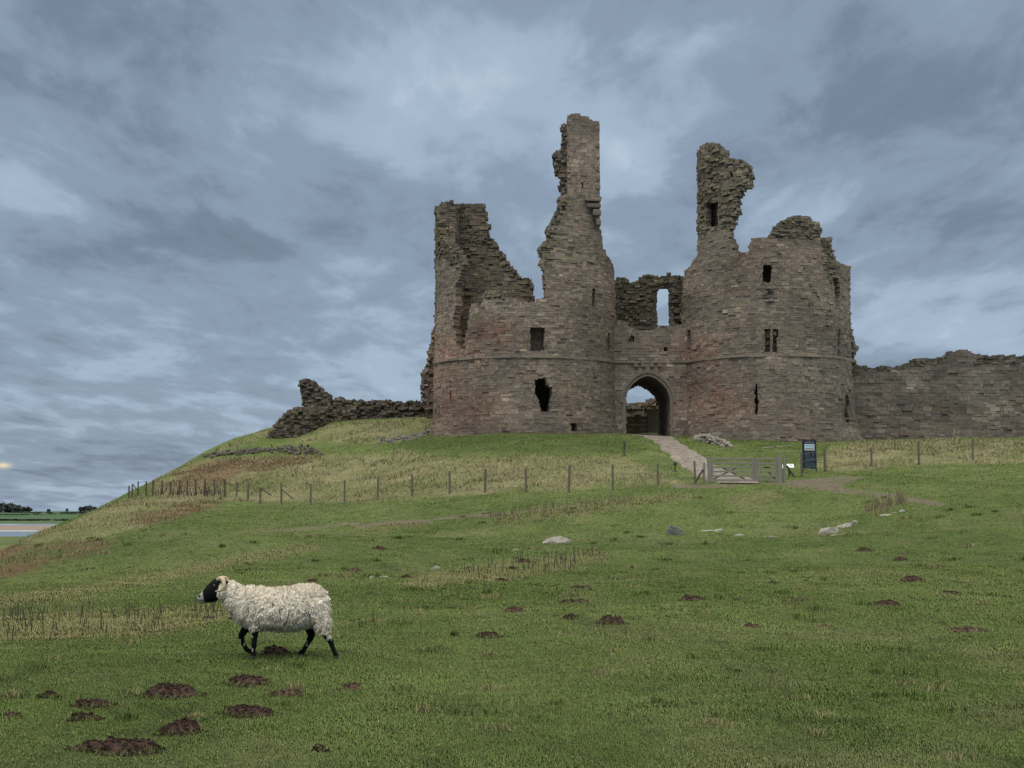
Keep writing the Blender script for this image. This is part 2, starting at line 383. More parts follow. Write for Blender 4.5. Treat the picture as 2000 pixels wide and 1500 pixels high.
# ------------------------------------------------------------------ masonry: every stone is laid in courses
PAL = np.array([[.235, .187, .148], [.21, .172, .14], [.265, .212, .165], [.185, .155, .132], [.24, .185, .148], [.28, .23, .182], [.205, .165, .14]])
RED = np.array([[.25, .135, .10], [.29, .175, .135], [.19, .098, .075], [.29, .20, .155]])
LICH = np.array([[.165, .155, .085], [.115, .118, .075], [.19, .168, .09], [.095, .10, .075]])
RED_SPOTS = [(868, 745, 30, 100), (868, 790, 30, 60), (905, 800, 65, 40), (960, 655, 45, 28), (905, 690, 40, 30), (1395, 780, 55, 45), (1365, 690, 40, 30), (1440, 800, 40, 20)]
def stone_cols(px, py, lichen, r):
    n = len(px); c = PAL[r.integers(0, len(PAL), n)]
    w = np.zeros(n)
    for a, b, s1, s2 in RED_SPOTS: w = np.maximum(w, np.exp(-((px-a)/s1)**2-((py-b)/s2)**2))
    k = np.clip(w*r.uniform(.2, 1.5, n), 0, .9)[:, None]; c = c*(1-k)+RED[r.integers(0, len(RED), n)]*k
    k = ((r.random(n) < lichen)*r.uniform(.3, .95, n))[:, None]; c = c*(1-k)+LICH[r.integers(0, len(LICH), n)]*k
    t = fbm(px*.014, py*.02, 77, 3)[:, None]; c = c*(.52+.84*t)
    g = np.clip((px-1480)/150, 0, 1)*np.clip(1-abs(py-720)/200, 0, 1)*.45; g = g[:, None]; c = c*(1-g)+c.mean(1, keepdims=True)*np.array([1.02, 1.0, .93])*g   # greyer stone on the right flank
    for sx, sw, y0, y1 in ((1472, 13, 560, 800), (1420, 8, 500, 620), (1718, 7, 720, 800), (1833, 6, 715, 790), (1755, 9, 730, 840), (1100, 9, 640, 760)):   # old damp streaks
        k = (np.exp(-((px-sx)/sw)**2)*np.clip(1-abs(py-(y0+y1)/2)/((y1-y0)/2), 0, 1)**.5*.5)[:, None]; c = c*(1-k)+np.array([.085, .085, .075])*k
    pale = (r.random(n) < .035)[:, None]; c = np.where(pale, c*1.45, c)
    return c*(.80+.36*r.random(n))[:, None]
def masonry(name, path, z0, z1, thick, poly, holes=(), parent=None, layers=3, h=.19, wmin=.20, wmax=.62, jit=.022, rough_above=None, lichen=0.0, lichen_above=None,
            out=None, seed=0, rubble=(), deep=(), col_gain=1.0, label=None, rag=.055):
    """lays stones in courses along a plan line (outer face), keeps those inside the outline, leaves the openings free"""
    r = np.random.default_rng(1000+seed)
    P = np.asarray(path, float); seg = np.hypot(*(P[1:]-P[:-1]).T); S = np.r_[0, np.cumsum(seg)]
    def at_s(s):
        x = np.interp(s, S, P[:, 0]); y = np.interp(s, S, P[:, 1])
        e = .12; tx = np.interp(s+e, S, P[:, 0])-np.interp(s-e, S, P[:, 0]); ty = np.interp(s+e, S, P[:, 1])-np.interp(s-e, S, P[:, 1])
        l = np.hypot(tx, ty)+1e-9; return x, y, ty/l, -tx/l                  # outward normal points to the right of travel
    zs = [z0]
    while zs[-1] < z1: zs.append(zs[-1]+h*r.uniform(.68, 1.4))
    dt = thick/layers; B = []
    for k in range(layers):
        hh = 1 if k == 0 else 1
        for i in range(len(zs)-1):
            s = -r.random()*wmax
            row = []
            while s < S[-1]:
                w = r.uniform(wmin, wmax)*(1.0 if k == 0 else 1.2); row.append((max(s, 0), min(s+w, S[-1]))); s += w
            for a, b in row:
                if b-a > .08: B.append((a, b, zs[i], zs[i+1], k))
    B = np.array(B)
    # stones cut by an outline or an opening are split so the edge follows it
    allp = [poly]+list(holes)+list(deep)
    def states(B_):
        st = []
        for fa in (.02, .5, .98):
            for fb in (.02, .5, .98):
                s_ = B_[:, 0]+(B_[:, 1]-B_[:, 0])*fa; z_ = B_[:, 2]+(B_[:, 3]-B_[:, 2])*fb
                x_, y_, nx_, ny_ = at_s(s_); k_ = B_[:, 4]*dt; a_, b_ = proj(x_-nx_*k_, y_-ny_*k_, z_); st.append([inside(p_, a_, b_) for p_ in allp])
        st = np.array(st); return st.any(0) & ~st.all(0)                       # (polys, n): straddles
    sd_ = states(B); hol = sd_[1:].any(0) if len(allp) > 1 else np.zeros(len(B), bool); edge = sd_[0] & ~hol
    def split(b_, nu, nv_):
        o_ = []
        for i in range(nu):
            for k in range(nv_):
                q_ = b_.copy(); q_[:, 0] = b_[:, 0]+(b_[:, 1]-b_[:, 0])*i/nu; q_[:, 1] = b_[:, 0]+(b_[:, 1]-b_[:, 0])*(i+1)/nu
                q_[:, 2] = b_[:, 2]+(b_[:, 3]-b_[:, 2])*k/nv_; q_[:, 3] = b_[:, 2]+(b_[:, 3]-b_[:, 2])*(k+1)/nv_; o_.append(q_)
        return np.concatenate(o_)
    sharp = np.r_[np.zeros((~hol & ~edge).sum()), np.zeros(edge.sum()*2), np.ones(hol.sum()*10)].astype(bool)
    B = np.concatenate([B[~hol & ~edge], split(B[edge], 2, 1), split(B[hol], 5, 2)]); n = len(B)
    sm = (B[:, 0]+B[:, 1])/2; zm = (B[:, 2]+B[:, 3])/2
    x, y, nx, ny = at_s(sm); ko = B[:, 4]*dt
    ox = out(zm) if out else np.zeros(n)
    pxo, pyo = proj(x-nx*ko, y-ny*ko, zm)
    ex = r.normal(0, rag*FPX/115, n)*.55; ey = r.normal(0, rag*FPX/115, n)*.4
    keep = inside(poly, pxo+ex*(1+.6*B[:, 4]), pyo+ey*(1+.6*B[:, 4]))
    for hole in holes: keep &= ~inside(hole, pxo, pyo)
    for hole in deep: keep &= ~(inside(hole, pxo, pyo) & (B[:, 4] < layers-1))
    B = B[keep]; sharp = sharp[keep]; x, y, nx, ny, ox, ko, pxo, pyo, zm = [q[keep] for q in (x, y, nx, ny, ox, ko, pxo, pyo, zm)]; n = len(B)
    j = np.full(n, jit)
    if rough_above is not None: j = np.where(pyo < rough_above, jit*3, j)
    for rp in rubble: j = np.where(inside(rp, pxo, pyo), .06, j)
    j = np.where(sharp, np.minimum(j, .03), j)
    wild = np.where(r.random(n) < .13, 1.6, .42)
    d0 = ko-ox-np.where(B[:, 4] == 0, r.normal(0, 1, n)*j*np.where(j > .055, 1, wild), 0); d1 = ko+dt*1.02
    # the ends of a broken edge stay uneven because each layer was cut with its own jitter
    li = np.full(n, lichen)
    if lichen_above is not None: li = np.where(pyo < lichen_above[0], lichen_above[1], li)
    for rp in rubble: li = np.where(inside(rp, pxo, pyo), np.maximum(li, .7), li)
    col = stone_cols(pxo, pyo, li, r)*col_gain
    col = np.where((j > .055)[:, None], col*.86, col)
    gap = .0035; V = np.empty((n, 8, 3)); q = 0
    for s_ in (B[:, 0]+gap, B[:, 1]-gap):
        xx, yy, nnx, nny = at_s(s_)
        for d in (d0, d1):
            for z in (B[:, 2]+gap, B[:, 3]-gap):
                V[:, q, 0] = xx-nnx*d; V[:, q, 1] = yy-nny*d; V[:, q, 2] = z; q += 1
    V += r.normal(0, .006, V.shape); big = j > .055
    V[sharp] = V[sharp]
    V[big] += r.normal(0, .028, V[big].shape)
    Fs = (np.arange(n)[:, None, None]*8+CUBE[None]).reshape(-1, 4)
    o = mesh_np(name, V.reshape(-1, 3), Fs, M_STONE, parent, col=np.repeat(col, 8, 0))
    if label: o['label'] = label
    return o
def arc(cx, cy, a, b, t0, t1, n=60):
    """plan ellipse from angle t0 to t1 (degrees, 180 = left, 270 = towards the camera, 360 = right)"""
    return [(cx+a*math.cos(R(t0+(t1-t0)*i/(n-1))), cy+b*math.sin(R(t0+(t1-t0)*i/(n-1)))) for i in range(n)]
def band(name, path, z, hgt, dep, parent, sag=0, back=.3, seed=0, fade=None, col=(.235, .19, .15)):
    """a projecting moulded course that follows a wall line, cut in stones"""
    r = np.random.default_rng(seed); P = np.asarray(path, float); S = np.r_[0, np.cumsum(np.hypot(*(P[1:]-P[:-1]).T))]
    V = []; cols = []; s = 0
    while s < S[-1]-.05:
        e = min(s+r.uniform(.6, 1.3), S[-1])
        if True:
            dd = dep*r.choice([.25, .6, .9, 1.1]); zz = z+r.normal(0, .01); c = np.array(col)*r.uniform(.75, 1.15)
            for q in (s+.012, e-.012):
                x = np.interp(q, S, P[:, 0]); y = np.interp(q, S, P[:, 1])
                tx = np.interp(q+.1, S, P[:, 0])-np.interp(q-.1, S, P[:, 0]); ty = np.interp(q+.1, S, P[:, 1])-np.interp(q-.1, S, P[:, 1]); l = math.hypot(tx, ty)
                nx, ny = ty/l, -tx/l
                for d in (-dd, back):
                    for k in (0, 1): V.append((x-nx*d, y-ny*d, zz+(hgt*k if d > 0 else hgt*(.12+.7*k)))); cols.append(c)
        s = e
    n = len(V)//8
    return mesh_np(name, V, (np.arange(n)[:, None, None]*8+CUBE[None]).reshape(-1, 4), M_STONE, parent, col=cols)

G0 = 5.2                                                          # footings below the turf
castle = empty('castle_gatehouse', (10, 113, 6), 'ruined sandstone castle gatehouse with two round fronted towers and an arched entrance', 'castle')
def part(parent, o): return o
CI = Matrix.Translation((-10, -113, -6))
def undo(o):                                                      # meshes are laid in world coordinates
    if o.parent is castle: o.matrix_parent_inverse = CI
    return o

# --- left tower
LP = arc(1.06, 115, 7.1, 6.0, 178, 362)
lt_poly = [(840, 870), (844, 847), (847, 710), (850, 640), (851, 571), (851, 483), (853, 414), (857, 410), (859, 462), (871, 469), (891, 497), (903, 506), (905, 518), (897, 544), (889, 556), (890, 596), (885, 627), (887, 644), (892, 666), (898, 683), (906, 683), (908, 662), (914, 638), (917, 622), (921, 596), (941, 594), (946, 583), (946, 572), (956, 566), (974, 566), (983, 574), (985, 583), (1007, 583), (1008, 592), (1051, 592), (1052, 583), (1066, 583),
           (1063, 522), (1053, 514), (1059, 506), (1054, 487), (1062, 475), (1072, 465), (1069, 448), (1084, 426), (1095, 400), (1098, 383), (1171, 383), (1170, 439), (1176, 460), (1176, 478), (1185, 499), (1193, 510), (1199, 527), (1201, 551), (1206, 700), (1209, 870)]
lt_holes = [[(1045, 742), (1051, 742), (1051, 739), (1062, 739), (1062, 735), (1066, 735), (1067, 750), (1078, 757), (1078, 772), (1075, 790), (1072, 805), (1057, 805), (1051, 782), (1045, 770)],
            [(1157, 563), (1163, 563), (1163, 598), (1157, 598)], [(1112, 827), (1124, 827), (1124, 842), (1112, 842)],
            [(1188, 650), (1191, 650), (1192, 683), (1186, 683), (1186, 668)], [(879, 744), (881.5, 744), (882, 782), (878.5, 782)]]
lout = lambda z: np.where(z < 6.35, .30, np.where(z < 6.75, .20, np.where(z < 7.15, .10, 0.0)))+np.clip(11.6-z, 0, 6)*.012
lt = undo(masonry('tower', LP, G0, 31, 1.8, lt_poly, lt_holes, castle, seed=1, out=lout, deep=[[(1036, 640), (1064, 640), (1064, 685), (1036, 685)]], lichen=.06, lichen_above=(520, .3),
     rubble=[[(851, 414), (870, 469), (905, 506), (900, 530), (850, 500)], [(1098, 383), (1085, 426), (1068, 448), (1054, 487), (1066, 520), (1076, 500), (1090, 450), (1106, 400)], [(940, 566), (985, 560), (985, 583), (940, 583)]],
     label='left tower with one tall thin turret left standing and red stained stones at its foot'))
undo(band('string_course', LP, 11.42, .26, .13, lt, seed=3))
for z_, d_ in ((7.05, .14), (6.65, .24)): undo(band('plinth_course', LP, z_, .14, d_, lt, seed=int(z_*100)))
# back and side walls of the left tower
undo(masonry('rear_wall', [(-6.2, 119.6), (4.0, 120.2)], 5.5, 31, 2.0, [(853, 720), (853, 414), (858, 402), (866, 395), (880, 394), (895, 399), (947, 399), (950, 416), (951, 440), (957, 442), (955, 448), (953, 455), (958, 465), (969, 475), (975, 492), (983, 495), (990, 508), (1000, 520), (1012, 535), (1015, 543), (1030, 545), (1042, 553), (1040, 570), (1042, 585), (1045, 592), (1045, 720)],
     [], castle, seed=5, jit=.05, lichen=.5, rubble=[[(850, 390), (905, 396), (915, 440), (950, 450), (1045, 550), (1040, 580), (1000, 545), (950, 480), (850, 470)]], label='broken inner wall of the left tower with rubble core and mossy green patches', col_gain=.8))
undo(masonry('side_wall', [(-5.7, 121.5), (-5.95, 115.2)], 5.5, 29, 1.5, [(780, 870), (840, 640), (850, 405), (905, 405), (905, 870)], [], castle, seed=6, jit=.08, lichen=.3))
# the standing turret above the left tower
tur = undo(masonry('turret', [(4.20, 112.9), (4.16, 110.35), (6.62, 110.75), (6.62, 112.9)], 23.0, 31.5, 1.0,
     [(1072, 392), (1098, 383), (1094, 374), (1092, 366), (1097, 358), (1095, 348), (1089, 344), (1085, 327), (1081, 310), (1076, 308), (1082, 300), (1098, 288), (1098, 244), (1106, 244), (1108, 226), (1114, 224), (1150, 229), (1153, 236), (1173, 240), (1172, 392)],
     [[(1134, 355), (1138.5, 355), (1138.5, 369), (1134, 369)]], lt, seed=8, layers=2, jit=.014, h=.25, rag=.025))
undo(masonry('turret_stair_wall', [(2.7, 112.0), (4.3, 111.8)], 22.6, 30.5, 1.6, [(1098, 383), (1094, 374), (1092, 366), (1097, 358), (1095, 348), (1089, 344), (1085, 327), (1081, 310), (1076, 308), (1082, 300), (1098, 288), (1098, 244), (1112, 244), (1112, 390)], [], lt, seed=9, layers=3, jit=.1, lichen=.15, rag=.05, col_gain=.8))
M_DRESSED = plain('dressed stone', (.165, .14, .118), .92, .12, 3, .35, .6)
for k, (w, t_, d_) in enumerate(((1.25, 387, .16), (1.1, 397, .06), (.62, 411, .08), (.36, 430, .05))):
    z = pt(0, t_, 110.6)[2]; cb = MB(); cb.box((6.64-w/2, 110.62+.03*k-d_, z-.2), (w, .6, (.2, .38, .5, .5)[k]), Matrix.Rotation(R(9), 3, 'Z')); undo(cb.build('corbel', M_DRESSED, lt, bevel=.1 if k else .04))

# --- right tower
RP = arc(19.65, 115, 6.65, 7.0, 178, 362)
rt_poly = [(1326, 875), (1330, 640), (1335, 540), (1336, 531), (1346, 522), (1353, 511), (1363, 498), (1363, 427), (1362, 300), (1370, 284), (1386, 279), (1399, 283), (1410, 293), (1417, 311), (1430, 312), (1451, 313), (1459, 322), (1466, 328), (1469, 344), (1466, 363), (1454, 366), (1448, 375), (1442, 390), (1440, 405), (1440, 419), (1432, 424), (1430, 443), (1424, 447), (1425, 462), (1432, 478), (1435, 493), (1450, 496), (1463, 493), (1463, 484), (1466, 472), (1472, 465), (1494, 465), (1503, 460), (1511, 449), (1524, 434), (1539, 426), (1560, 423), (1582, 423), (1588, 433), (1600, 436), (1605, 449), (1601, 466), (1622, 467), (1628, 498), (1631, 512), (1643, 517), (1660, 519), (1661, 590), (1662, 690), (1668, 800), (1680, 875)]
rt_holes = [[(1489, 517), (1508, 517), (1507, 530), (1506, 553), (1489, 550)], [(1493, 643), (1504.5, 643), (1504.5, 688), (1493, 688)], [(1509.5, 643), (1519, 643), (1521, 655), (1518, 660), (1518, 688), (1509.5, 688)],
            [(1475, 751), (1479, 751), (1480, 778), (1483, 783), (1480, 789), (1479, 815), (1475, 815), (1475, 789), (1471.5, 783), (1474.5, 777)], [(1653, 768), (1657, 778), (1659, 790), (1654, 800), (1657, 812), (1655, 828), (1648, 826), (1648, 800), (1651, 790), (1650, 778)],
            [(1637, 643), (1640, 643), (1640, 698), (1637, 698)], [(1627, 543), (1638, 543), (1641, 570), (1641, 600), (1634, 600)],
            [(1342, 645), (1348, 645), (1350, 666), (1348, 686), (1343, 686)]]
rt_deep = [[(1378, 395), (1402, 395), (1402, 443), (1378, 443)], [(1426, 336), (1431, 336), (1431, 346), (1426, 346)]]
rout = lambda z: np.where(z < 5.85, .42, np.where(z < 6.3, .30, np.where(z < 6.7, .2, np.where(z < 7.1, .1, 0.0))))+np.clip(11.6-z, 0, 6)*.012
rt = undo(masonry('tower', RP, 4.6, 30, 1.8, rt_poly, rt_holes, castle, seed=11, out=rout, deep=rt_deep, lichen=.05, lichen_above=(470, .4),
     rubble=[[(1360, 276), (1420, 276), (1475, 310), (1475, 370), (1440, 400), (1425, 450), (1400, 450), (1378, 460), (1362, 470)], [(1500, 466), (1511, 449), (1539, 420), (1605, 420), (1605, 466)], [(1605, 466), (1630, 466), (1640, 520), (1628, 560), (1612, 530)], [(1484, 553), (1510, 553), (1508, 588), (1495, 588)]],
     label='right tower with a broad broken stump of turret on its left side'))
undo(band('string_course', RP, 11.42, .26, .13, rt, seed=13))
for z_, d_ in ((7.0, .17), (6.62, .27), (6.2, .38), (5.75, .48)): undo(band('plinth_course', RP, z_, .15, d_, rt, seed=int(z_*100)))
mu = MB(); mx, my, mz = pt(1507, 665, 108.1); mu.box((mx, my+.28, mz), (.17, .3, 1.75))
undo(mu.build('mullion', M_DRESSED, rt, bevel=.03))
# floor slabs added unseen to keep the windows dark; back wall closes the shells
def slab(name, path, z, th, parent, seed=0):
    m = MB(); P = [Vector((*p, z)) for p in path]; b = 0
    n = len(P); m.v = [tuple(p) for p in P]+[(p.x, p.y, z+th) for p in P]
    m.f = [tuple(range(n))[::-1], tuple(range(n, 2*n))]+[(i, (i+1) % n, n+(i+1) % n, n+i) for i in range(n)]
    return undo(m.build(name, M_DRESSED, parent))
slab('floor_shade_slab', arc(1.06, 115, 6.2, 5.1, 178, 362)+[(7.2, 127.4), (-5, 127.4)], 11.5, .5, lt)
slab('floor_shade_slab', arc(19.65, 115, 5.8, 6.1, 178, 362)+[(25.2, 127.4), (14, 127.4)], 11.8, .5, rt)
slab('floor_shade_slab', arc(19.65, 115, 5.8, 6.1, 178, 362)+[(25.2, 125), (14, 125)], 18.6, .5, rt)
bk = [(700, 900), (850, 900), (850, 660), (1000, 600), (1180, 640), (1280, 690), (1330, 640), (1480, 540), (1650, 540), (1657, 900)]
archR = [(1170, 900), (1170, 735), (1330, 735), (1330, 900)]
undo(masonry('back_wall', [(-6, 127.5), (27, 127.5)], 5.2, 22, 1.6, bk, [archR], castle, seed=15, layers=2, jit=.06))
undo(masonry('flank_wall', [(-7.8, 124.5), (-5.0, 124.5)], 5.0, 17, 2.6, [(849, 640), (847, 647), (845, 653), (841, 671), (836, 706), (826, 730), (822, 763), (826, 785), (832, 814), (840, 860), (870, 860), (870, 640)], [], castle, seed=16, jit=.09, lichen=.25))
undo(masonry('flank_wall', [(26.0, 121.0), (28.9, 121.0)], 5.0, 18, 2.0, [(1650, 630), (1660, 641), (1666, 648), (1664, 655), (1668, 668), (1673, 681), (1668, 690), (1668, 700), (1674, 712), (1674, 870), (1640, 870)], [], castle, seed=17, jit=.09, lichen=.25))
undo(masonry('cross_wall', [(23.9, 127), (23.9, 114)], 5.0, 20, 1.2, [(1500, 900), (1500, 560), (1656, 560), (1656, 900)], [], castle, seed=18, layers=1, jit=.04))
undo(masonry('cross_wall', [(12.9, 114.3), (12.9, 121.6)], 5.4, 19, .9, [(1200, 900), (1200, 640), (1420, 640), (1420, 900)], [], castle, seed=19, layers=1))
undo(masonry('cross_wall', [(7.7, 121.6), (7.7, 113.8)], 5.4, 17, .9, [(1100, 900), (1100, 660), (1300, 660), (1300, 900)], [], castle, seed=20, layers=1))

# --- entrance between the towers
gate_arch = [(1223, 880), (1223, 775), (1226, 762), (1235, 750), (1250, 739), (1265, 733), (1280, 739), (1294, 750), (1304, 763), (1309, 778), (1310, 880)]
gw = undo(masonry('entrance_wall', [(7.3, 113.0), (13.6, 113.0)], 5.4, 15, 1.5, [(1195, 880), (1195, 640), (1204, 628), (1216, 632), (1230, 640), (1262, 646), (1282, 640), (1312, 648), (1318, 632), (1345, 640), (1345, 880)],
     [gate_arch, [(1297, 678), (1303, 678), (1303, 687), (1297, 687)], [(1229, 660), (1234, 654), (1238, 660), (1238, 668), (1229, 668)]], castle, seed=21, jit=.018, h=.24, wmax=.8, col_gain=.93, label='recessed wall over the pointed entrance arch'))
undo(band('string_course', [(7.6, 113.0), (13.3, 113.0)], 11.45, .22, .16, gw, seed=23))
undo(masonry('upper_wall', [(7.0, 116.0), (13.9, 116.0)], 12.8, 19.5, 1.8, [(1185, 680), (1185, 548), (1202, 550), (1208, 543), (1220, 543), (1230, 552), (1247, 550), (1254, 546), (1260, 536), (1273, 537), (1279, 542), (1300, 540), (1316, 538), (1333, 540), (1350, 545), (1350, 680)],
     [[(1284, 569), (1288, 562), (1305, 562), (1309, 570), (1307, 575), (1309, 640), (1305, 643), (1285, 643), (1282, 600), (1283, 575)]], castle, seed=24, jit=.1, lichen=.25, col_gain=.72, rubble=[[(1190, 540), (1350, 530), (1350, 575), (1282, 575), (1282, 640), (1190, 640)]], label='upper curtain of rubble with a tall empty window open to the sky'))
# pointed arch ring of voussoirs
def arch_pts(half, spring, rise, n=22):
    out_ = []
    rr = (half*half+rise*rise)/(2*half)
    for side in (-1, 1):
        seg = []
        c = side*(rr-half)*-1
        a1 = math.asin(min(1, rise/rr))
        for i in range(n):
            a = a1*i/(n-1); seg.append((side*(rr*math.cos(a)-(rr-half)), spring+rr*math.sin(a)))
        out_ += seg if side < 0 else seg[::-1][1:]
    return out_
ACX = 10.3; zs_ = pt(1266, 786, 113)[2]; za_ = pt(1266, 734, 113)[2]
def ring(name, half, wid, proud, dep, mat, parent, rise):
    a = arch_pts(half, zs_, rise); b = arch_pts(half+wid, zs_, rise+wid*1.1); m = MB()
    for i in range(len(a)-1):
        if i % 2 == 0 or True:
            g = .004
            P = []
            for q in (i, i+1):
                for Y_ in (113.0-proud, 113.0+dep):
                    for S_ in (a, b): P.append((ACX+S_[q][0], Y_, S_[q][1]))
            m.hexa(P)
    return undo(m.build(name, mat, parent))
ring('arch_moulding', 1.68, .22, .02, 1.2, M_DRESSED, gw, za_-zs_)
ring('arch_hood', 1.90, .20, .10, .5, M_DRESSED, gw, za_-zs_+.24)
for sx in (-1, 1):
    jb = MB(); jb.box((ACX+sx*1.80, 113.55, (zs_+5.3)/2), (.24, 1.16, zs_-5.3)); undo(jb.build('door_jamb', M_DRESSED, gw, bevel=.03))
# barrel of the passage
tp = [(-1.70, 5.0)]+arch_pts(1.70, zs_, za_-zs_+.03)+[(1.70, 5.0)]; V = []; Fq = []
for Y_ in (113.12, 121.7):
    for p in tp: V.append((ACX+.0+p[0], Y_, p[1]))
n_ = len(tp)
mpass = MB(); mpass.v = V; mpass.f = [(i, i+1, n_+i+1, n_+i) for i in range(n_-1)]
undo(mpass.build('passage', M_DRESSED, gw))
for k, x_ in enumerate((9.4, 9.95, 10.6, 11.2)):
    mc = MB(); mc.box((x_, 112.93, 11.28), (.3, .3, .28)); undo(mc.build('corbel', M_DRESSED, gw, bevel=.03))
undo(masonry('cross_wall', [(7.4, 121.75), (13.2, 121.75)], 5.4, 13, .8, [(1150, 900), (1150, 705), (1330, 705), (1330, 900)], [[(1207, 900), (1207, 790), (1216, 773), (1230, 760), (1247, 752), (1264, 760), (1278, 773), (1287, 790), (1287, 900)]], castle, seed=26, layers=2))
# unseen slab added over the passage to keep daylight out of it
slab('floor_shade_slab', [(7.5, 114.2), (13.2, 114.2), (13.2, 121.8), (7.5, 121.8)], 11.9, .4, gw)

# --- curtain wall to the right
cw = masonry('curtain_wall', [(26.5, 116.2), (33, 117.0), (42, 117.2), (52, 117.6), (62, 118.5)], 4.4, 14, 2.0,
    [(1655, 880), (1655, 712), (1669, 715), (1690, 717), (1692, 721), (1717, 721), (1719, 717), (1735, 717), (1737, 719), (1755, 717), (1771, 712), (1784, 709), (1789, 703), (1802, 701), (1829, 701), (1840, 698), (1852, 694), (1852, 688), (1872, 688), (1873, 684), (1892, 684), (1893, 688), (1900, 689), (1903, 695), (1921, 695), (2000, 696), (2300, 700), (2700, 705), (2700, 890)],
    [], seed=31, jit=.03, h=.23, wmax=.85, lichen=.08, col_gain=.82, rubble=[[(1660, 705), (1850, 690), (1850, 712), (1800, 714), (1690, 731), (1665, 731)], [(1904, 690), (2300, 690), (2300, 712), (1904, 712)]])
tag(cw, 'long castle curtain wall with a rough broken top running off to the right of the towers', 'wall')

# --- ruins on the left
fr = masonry('ruined_wall', [(-18.6, 126.5), (-14.6, 126.5)], 7, 20, 2.4, [(585, 743), (603, 741), (613, 745), (624, 757), (633, 764), (646, 773), (648, 786), (645, 800), (594, 800), (590, 780), (587, 759)], [], seed=41, jit=.10, lichen=.25, col_gain=.62, h=.17, wmax=.5)
tag(fr, 'leaning fin shaped fragment of rubble wall standing highest among the ruins on the left slope', 'ruin')
lw = masonry('ruined_wall', [(-15.8, 125.0), (-11, 125.6), (-6.2, 125.6)], 6, 14, 2.6, [(639, 788), (654, 784), (657, 776), (670, 775), (674, 781), (716, 783), (752, 782), (775, 784), (792, 788), (793, 784), (819, 784), (826, 787), (845, 790), (845, 850), (620, 850), (634, 800)], [], seed=42, jit=.11, lichen=.25, col_gain=.66, h=.17, wmax=.5)
tag(lw, 'low broken rubble wall joining the left tower to the ruins on the slope', 'ruin')
bm_ = masonry('ruined_wall', [(-20.6, 122.0), (-17.5, 121.6), (-14.9, 123.6)], 4.8, 13, 2.5, [(570, 802), (594, 797), (641, 797), (641, 840), (601, 846), (590, 870), (515, 872), (522, 849), (538, 827), (552, 813)], [], seed=43, jit=.09, lichen=.3, col_gain=.66, h=.19, wmax=.6)
tag(bm_, 'stepped stone footing of a collapsed tower at the left end of the ruins', 'ruin')

# ------------------------------------------------------------------ path from the field gate to the arch, and the far coast
M_PATH = None
def gravel_mat():
    m, t, b = mat_new('stony path', .95, .1); co = obj_co(t)
    f = noise_(t, co, 2.2, 8, .75); v = t.nodes.new('ShaderNodeTexVoronoi'); v.inputs['Scale'].default_value = 15; L(t, co, v.inputs['Vector'])
    c = ramp_(t, f, [(.37, (.080, .076, .046)), (.47, (.155, .136, .115)), (.6, (.235, .208, .188)), (.75, (.31, .278, .252))])
    vb = N(t, 'ShaderNodeSeparateColor'); L(t, v.outputs['Color'], vb.inputs[0]); c = mix_(t, 1, c, ramp_(t, vb.outputs[0], [(0, .6), (1, 1.3)]), 'MULTIPLY')
    L(t, c, b.inputs['Base Color']); bump(t, b, v.outputs['Distance'], .5, .03); return m
M_PATH = gravel_mat()
EL = [(1224, 846), (1236, 851), (1256, 852), (1290, 876), (1318, 903), (1352, 925), (1378, 939), (1392, 946)]; ER = [(1310, 846), (1311, 851), (1318, 856), (1345, 876), (1392, 905), (1438, 925), (1474, 939), (1486, 946)]
l_ = [at(*q) for q in EL[1:]]; r_ = [at(*q) for q in ER[1:]]
l_ = [(8.62, 127.5, 6.1), (8.66, 113.2, 6.0)]+l_[1:]; r_ = [(12.0, 127.5, 6.1), (11.95, 113.2, 6.0)]+r_[1:]
def dens(p, n=70):
    p = np.array(p); S = np.r_[0, np.cumsum(np.hypot(*(p[1:, :2]-p[:-1, :2]).T))]; q = np.linspace(0, S[-1], n)
    return np.stack([np.interp(q, S, p[:, 0]), np.interp(q, S, p[:, 1])], -1)
l_, r_ = dens(l_), dens(r_); V = []; ncol = 13
for i in range(70):
    wob = (vn(np.array([i*.35]), np.array([2.]), 3)[0]-.5)*.7; wob2 = (vn(np.array([i*.35]), np.array([9.]), 3)[0]-.5)*.7
    a = l_[i]+np.array([wob*.6, 0]) if i > 8 else l_[i]; b = r_[i]+np.array([wob2*.6, 0]) if i > 8 else r_[i]
    for k in range(ncol):
        f = k/(ncol-1); q = a*(1-f)+b*f; e = min(k, ncol-1-k)
        V.append((q[0], q[1], g1(q[0], q[1])+(.05 if e > 0 else -.03)))
idp = np.arange(70*ncol).reshape(70, ncol)
tag(mesh_np('path', V, np.stack([idp[:-1, :-1], idp[:-1, 1:], idp[1:, 1:], idp[1:, :-1]], -1).reshape(-1, 4), M_PATH, smooth=True), kind='structure')

